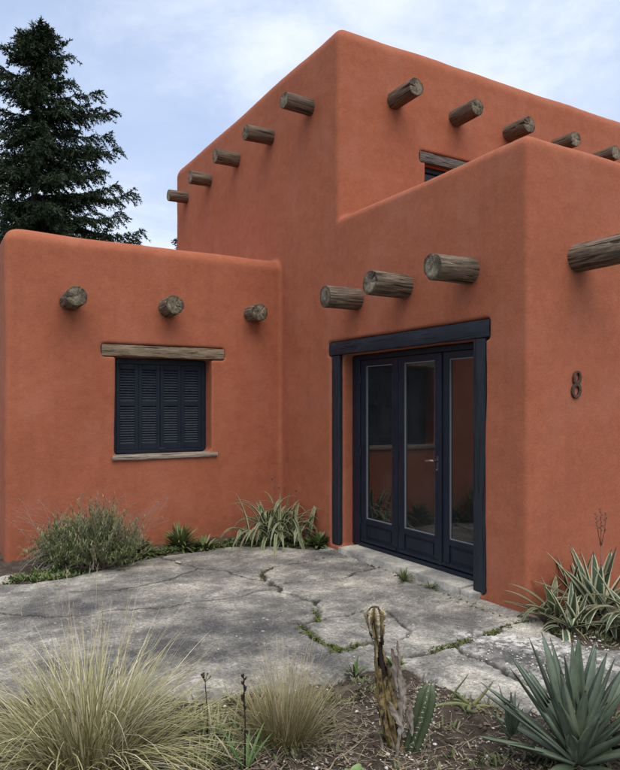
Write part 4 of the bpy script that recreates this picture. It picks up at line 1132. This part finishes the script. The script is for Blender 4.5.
for i in range(1150):
    if i < 800: x, y = R_.uniform(310, 560), R_.uniform(680, 785)
    elif i < 1000: x, y = R_.uniform(120, 330), R_.uniform(700, 785)
    else: x, y = R_.uniform(400, 620), R_.uniform(700, 800)
    p = G(x, y)
    if noise.noise(Vector((p.x*5, p.y*5, 3))) < -.22 or in_patio(p): continue
    s_ = R_.choice([.0022, .003, .0035, .0045, .0055, .0075]) if R_.random() < .97 else .012
    rock(m, gz(p)+UP*s_*.5, s_)
for i in range(160):
    p = gz(G(R_.uniform(538, 640), R_.uniform(628, 652)))
    rock(m, p+UP*.003, R_.uniform(.004, .014))
tag(m.build('gravel', PEB), 'pale gravel and perlite crumbs strewn over the soil', 'gravel', kind='stuff')
# loose chips on the patio
m = MB()
for i in range(300):
    p = G(R_.uniform(0, 600), 560+200*R_.random()**1.3*.7)
    if not in_patio(p): continue
    rock(m, p+UP*.003, R_.choice([.002, .003, .004, .006]))
for i in range(240):
    p = G(R_.gauss(540, 45), R_.gauss(655, 11))
    if in_patio(p): rock(m, p+UP*.003, R_.uniform(.003, .009))
tag(m.build('stone_chips', PEB), 'loose pale stone chips scattered on the patio', 'gravel', kind='stuff')
m = MB(); CLOD = N('soil_clod', 1.0); dd = CLOD.data(); CLOD = CLOD.out(CLOD.ramp(dd[0], [(0, (0.04, 0.029, 0.021)), (.6, (0.095, 0.072, 0.055)), (1, (0.17, 0.14, 0.11))]))
for i in range(2600):
    p = G(R_.uniform(110, 620), R_.uniform(672, 800))
    if in_patio(p): continue
    s_ = R_.choice([.004, .006, .008, .011, .016]); rock(m, gz(p)+UP*s_*.3, s_, .7)
tag(m.build('soil_clods', CLOD), kind='stuff')
# dry litter
m = MB(); rr = random.Random(31)
for i in range(1900):
    p = gz(G(rr.uniform(120, 420), rr.uniform(692, 785))) if i < 1200 else gz(G(rr.uniform(380, 640), rr.uniform(690, 790)))
    if in_patio(p) and rr.random() < .9: continue
    big = rr.random() < .35
    ribbon(m, p+UP*.006, dirv(rr.uniform(0, 6.28), D(rr.uniform(-2, 22))), UP, rr.uniform(.03, .07) if not big else rr.uniform(.08, .24), rr.uniform(.003, .012) if not big else .0035, droop=rr.uniform(.2, 1.5), seg=4, rnd=rr.random(), cross=2, fold=.4, wave=.1)
for i in range(160):
    p = gz(G(rr.uniform(535, 640), rr.uniform(622, 650))) if i < 70 else gz(G(rr.uniform(90, 330), 545+rr.uniform(-2, 6)))
    ribbon(m, p+UP*.006, dirv(rr.uniform(0, 6.28), D(rr.uniform(0, 25))), UP, rr.uniform(.03, .12), rr.uniform(.003, .012), droop=rr.uniform(.2, 1.5), seg=4, rnd=rr.random(), cross=2, fold=.4, wave=.1)
for i in range(70):
    p = G(rr.uniform(0, 560), rr.uniform(556, 690))
    if in_patio(p): ribbon(m, p+UP*.006, dirv(rr.uniform(0, 6.28), D(rr.uniform(0, 20))), UP, rr.uniform(.02, .06), rr.uniform(.003, .018), droop=rr.uniform(.2, 1.5), seg=4, rnd=rr.random(), cross=2, fold=.4, wave=.1)
tag(m.build('leaf_litter', DRYL), 'dry leaves and straw littering the flower bed', 'leaf litter', kind='stuff')
TW = mat_plain('pale_twig', (0.26, 0.21, 0.15), .9, 0, .3, 40)
def twig(a, b_, rad_, label, bend=.01, z0=.012):
    A = gz(G(*a)); B = gz(G(*b_)); o = A.copy(); q = [A.lerp(B, k/6)+RIGHT*bend*math.sin(k*1.9) for k in range(7)]
    for v in q: v.z = max(soil_z(v.x, v.y), 0 if in_patio(v) else -1)+z0
    m = MB(); m.tube(q, [rad_*(1-.09*k) for k in range(7)], 6); k = q[3]; m.tube([k, k+(q[5]-q[2])*.35+RIGHT*.03, ], [rad_*.5, rad_*.3], 5)
    tag(m.build('twig', TW, None, org=A, smooth=True), label, 'twig', 'twigs on the soil')
twig((318, 772), (372, 736), .0042, 'long pale twig on the soil left of the dead cactus')
twig((357, 734), (363, 716), .003, 'short pale twig just left of the dead cactus')
twig((226, 748), (262, 729), .003, 'thin twig between the dead flower spike and the small tuft')
twig((455, 742), (478, 731), .0025, 'little twig on the soil right of the green cactus')

# ================================================================= TREES
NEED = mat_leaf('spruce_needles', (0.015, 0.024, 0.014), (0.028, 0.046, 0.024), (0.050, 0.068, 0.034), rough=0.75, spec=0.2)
BARK = mat_plain('spruce_bark', (0.055, 0.042, 0.034), .95, 0, .4, 6)
def spruce(base, H, limbs, label, seed, name='spruce_tree', group=None, dens=1.0):
    t = thing(name, base, label, 'tree', group); rs = np.random.RandomState(seed); rr = random.Random(seed)
    m = MB()
    m.tube([base+UP*(H*k/12)+Vector((.05*math.sin(k), .05*math.cos(k*1.3), 0)) for k in range(13)], [.24*(1-k/12.6) for k in range(13)], 9)
    m.build('trunk', BARK, t, org=base, smooth=True)
    lb = MB(); Pq = []; Dq = []; Lq = []; Tq = []
    for (z, az, L, rise) in limbs:
        p = base+UP*z; d0 = (Vector((math.cos(az), math.sin(az), 0))*math.cos(rise)+UP*math.sin(rise)).normalized()
        n = max(5, int(L/.22)); pts = [p.copy()]; d = d0.copy(); st_ = L/n
        for k in range(n):
            tt = k/n; d = (d+UP*(-.10*(1-tt)+.16*tt)*(st_/.22)*.7+Vector((rr.gauss(0, .05), rr.gauss(0, .05), rr.gauss(0, .04)))).normalized(); p = p+d*st_; pts.append(p.copy())
        lb.tube(pts, [max(.006, .035*(1-k/(n+.3))*min(1, L/2.2)) for k in range(n+1)], 5, cap=False)
        side = d0.cross(UP).normalized()
        for k in range(1, n+1):
            tt = k/n
            for j in range(int(7*dens)):
                fr = rr.random(); q = pts[k-1].lerp(pts[k], fr); sg = rr.choice([-1, 1])
                l2 = (0.20+0.46*min(1, L/2.2)*(1-tt*.7))*rr.uniform(.5, 1.25)
                bd = (d0*rr.uniform(.3, 1.0)+side*sg*rr.uniform(.2, 1)+UP*rr.uniform(-.75, .12)).normalized()
                ns = max(2, int(l2/.055))
                for s in range(ns):
                    f = (s+.5)/ns; c = q+bd*l2*f-UP*(.32*l2*f*f)
                    for _ in range(5):
                        nd = (bd*.9+UP*(-.28*f)+Vector((rr.gauss(0, .45), rr.gauss(0, .45), rr.gauss(0, .38)))).normalized()
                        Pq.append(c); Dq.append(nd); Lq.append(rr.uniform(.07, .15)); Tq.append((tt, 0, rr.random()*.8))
        for s in range(int(14*dens)):   # bushy tip
            f = rr.random(); q = pts[-2].lerp(pts[-1], f); nd = (d*1.0+Vector((rr.gauss(0, .4), rr.gauss(0, .4), rr.gauss(0, .3)))).normalized()
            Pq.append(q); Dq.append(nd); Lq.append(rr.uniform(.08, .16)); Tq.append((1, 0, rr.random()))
    for s in range(260):               # leader
        zz = H-rr.random()**1.2*1.6; q = base+UP*zz+Vector((rr.gauss(0, .03), rr.gauss(0, .03), 0)); nd = Vector((rr.gauss(0, .6), rr.gauss(0, .6), .8)).normalized()
        Pq.append(q); Dq.append(nd); Lq.append(rr.uniform(.08, .2)); Tq.append((.8, 0, rr.random()))
    lb.build('limbs', BARK, t, org=base)
    Pn = np.array([tuple(p) for p in Pq]); Dn = np.array([tuple(p) for p in Dq]); Ln = np.array(Lq)[:, None]; Tn = np.array(Tq)
    side = np.cross(Dn, rs.randn(len(Pn), 3)); side /= np.linalg.norm(side, axis=1)[:, None]
    w = (0.009+0.010*rs.rand(len(Pn), 1))
    V = np.stack([Pn-side*w*.6, Pn+Dn*Ln*.5-side*w, Pn+Dn*Ln, Pn+Dn*Ln*.5+side*w, ], 1).reshape(-1, 3)-np.array(base)
    me = bpy.data.meshes.new('crown'); nq = len(Pn)
    me.vertices.add(nq*4); me.vertices.foreach_set('co', V.astype(np.float32).ravel()); me.loops.add(nq*4); me.loops.foreach_set('vertex_index', np.arange(nq*4, dtype=np.int32))
    me.polygons.add(nq); me.polygons.foreach_set('loop_start', (np.arange(nq)*4).astype(np.int32)); me.polygons.foreach_set('loop_total', np.full(nq, 4, np.int32)); me.update()
    a = me.attributes.new('data', 'FLOAT_COLOR', 'POINT'); c = np.ones((nq*4, 4), np.float32); c[:, :3] = np.repeat(Tn, 4, 0); a.data.foreach_set('color', c.ravel())
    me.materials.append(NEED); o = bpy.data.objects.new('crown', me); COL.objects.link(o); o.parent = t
    return nq
DT = 21.0
def tree_at(px, py_top, dep):
    du, dv = ray(px); b = Vector((du*dep, dv*dep, 0)); return b, EYE+(HY-py_top)*dep/F_PX
tb, TH_ = tree_at(33, 24, DT)
azR = math.atan2(RIGHT.y, RIGHT.x)
limbs = []; rr = random.Random(17)
# limbs that make the outline against the sky in the photograph: (height px, tip reach px to the right)
for y0, reach, rise in ((118, 84, .34), (104, 68, .3), (138, 78, .2), (90, 46, .25), (66, 40, .35), (56, 36, .5), (158, 88, .28), (215, 112, .12), (222, 118, .02), (200, 104, .22), (196, 88, .05), (172, 78, .35), (165, 62, .1), (150, 60, .1), (126, 70, .38), (122, 58, .5), (110, 50, .1), (96, 34, .0), (84, 33, .1), (70, 30, .45), (62, 26, .3), (52, 24, .55), (44, 20, .8), (236, 105, .05), (240, 90, 0)):
    z = EYE+(HY-y0)*DT/F_PX; L = reach*DT/F_PX*0.97
    limbs.append((z, azR+rr.uniform(-.22, .22), L, rise))
for k in range(175):
    z = TH_-0.35-(TH_-1.6)*(k/175)**1.0*rr.uniform(.98, 1.02)
    down = TH_-z; L = min(.45+.36*down, 3.4)*rr.uniform(.62, 1.0)
    limbs.append((z, rr.uniform(0, 2*PI), L, rr.uniform(-.1, .4)+max(0, .6-down*.3)))
for k in range(7): limbs.append((TH_-.7-rr.random()*.6, azR+PI*rr.choice([0, 1])+rr.gauss(0, .5), rr.uniform(.5, .95), rr.uniform(.7, 1.1)))
spruce(tb, TH_, limbs, 'tall ragged dark spruce tree standing behind the left wing', 3)
# smaller one, just showing between the wing's roof and the upper storey
tb2, h2 = tree_at(186, 226, 34.0)
limbs = []; rr = random.Random(5)
for k in range(60):
    z = h2-.2-(h2-1.2)*(k/60); limbs.append((z, rr.uniform(0, 2*PI), min(.4+.33*(h2-z), 2.9)*rr.uniform(.7, 1), rr.uniform(0, .4)))
spruce(tb2, h2, limbs, 'distant spruce whose tip shows between the wing roof and the upper storey', 9, dens=.75)

# ================================================================= LIGHT
w = bpy.data.worlds.new('World'); sc.world = w; w.use_nodes = True; nt = w.node_tree
for n in list(nt.nodes): nt.nodes.remove(n)
out = nt.nodes.new('ShaderNodeOutputWorld'); bg = nt.nodes.new('ShaderNodeBackground'); nt.links.new(bg.outputs[0], out.inputs[0])
SUN_EL, SUN_AZ = math.radians(62), math.radians(196)     # azimuth clockwise from +Y
sky = nt.nodes.new('ShaderNodeTexSky'); sky.sky_type = 'NISHITA'; sky.sun_disc = False; sky.sun_elevation = SUN_EL; sky.sun_rotation = SUN_AZ; sky.air_density = 1.0; sky.dust_density = 1.5
bg.inputs[1].default_value = 0.10
tc = nt.nodes.new('ShaderNodeTexCoord'); mp_ = nt.nodes.new('ShaderNodeMapping'); nt.links.new(tc.outputs['Generated'], mp_.inputs[0]); mp_.inputs['Scale'].default_value = (1, 1, 1.7); mp_.inputs['Rotation'].default_value = (0.25, 0.1, 0.4)
def nz(scale, det, rgh, dist):
    n = nt.nodes.new('ShaderNodeTexNoise'); nt.links.new(mp_.outputs[0], n.inputs['Vector']); n.inputs['Scale'].default_value = scale; n.inputs['Detail'].default_value = det; n.inputs['Roughness'].default_value = rgh; n.inputs['Distortion'].default_value = dist; return n.outputs[0]
def rmp(f, stops):
    r = nt.nodes.new('ShaderNodeValToRGB'); e = r.color_ramp.elements
    for el, (p, c) in zip(e, stops): el.position = p; el.color = (*c, 1)
    r.color_ramp.interpolation = 'EASE'; nt.links.new(f, r.inputs[0]); return r.outputs[0]
CLA, CLB = (2.85, 3.4, 4.6), (4.5, 4.85, 5.45)
def mixn(f, a, b):
    n = nt.nodes.new('ShaderNodeMix'); n.data_type = 'RGBA'
    for s, v in ((n.inputs[0], f), (n.inputs[6], a), (n.inputs[7], b)):
        if isinstance(v, bpy.types.NodeSocket): nt.links.new(v, s)
        else: s.default_value = v if not hasattr(v, '__len__') else (*v, 1)
    return n.outputs[2]
cl = mixn(rmp(nz(3.4, 9, .6, .35), [(0.36, (0, 0, 0)), (0.66, (1, 1, 1))]), CLA, CLB)
cover = rmp(nz(2.3, 8, .55, .3), [(0.36, (.62, .62, .62)), (0.62, (.98, .98, .98))])
col = mixn(cover, sky.outputs[0], cl)
nt.links.new(col, bg.inputs[0])
sd_ = bpy.data.lights.new('sun', 'SUN'); sun = bpy.data.objects.new('sun', sd_); COL.objects.link(sun)
sd_.energy = 1.4; sd_.angle = math.radians(62); sd_.color = (1.0, 0.94, 0.86)
to_sun = Vector((math.sin(SUN_AZ)*math.cos(SUN_EL), math.cos(SUN_AZ)*math.cos(SUN_EL), math.sin(SUN_EL)))
sun.rotation_euler = to_sun.to_track_quat('Z', 'Y').to_euler(); sun.location = to_sun*50
sc.view_settings.view_transform = 'Standard'; sc.view_settings.look = 'None'; sc.view_settings.gamma = 1; sc.view_settings.use_curve_mapping = False
sc.view_settings.exposure = 1.12
sc.cycles.max_bounces = 8; sc.cycles.diffuse_bounces = 4; sc.cycles.transparent_max_bounces = 12; sc.cycles.use_denoising = True
sc.cycles.sample_clamp_indirect = 8
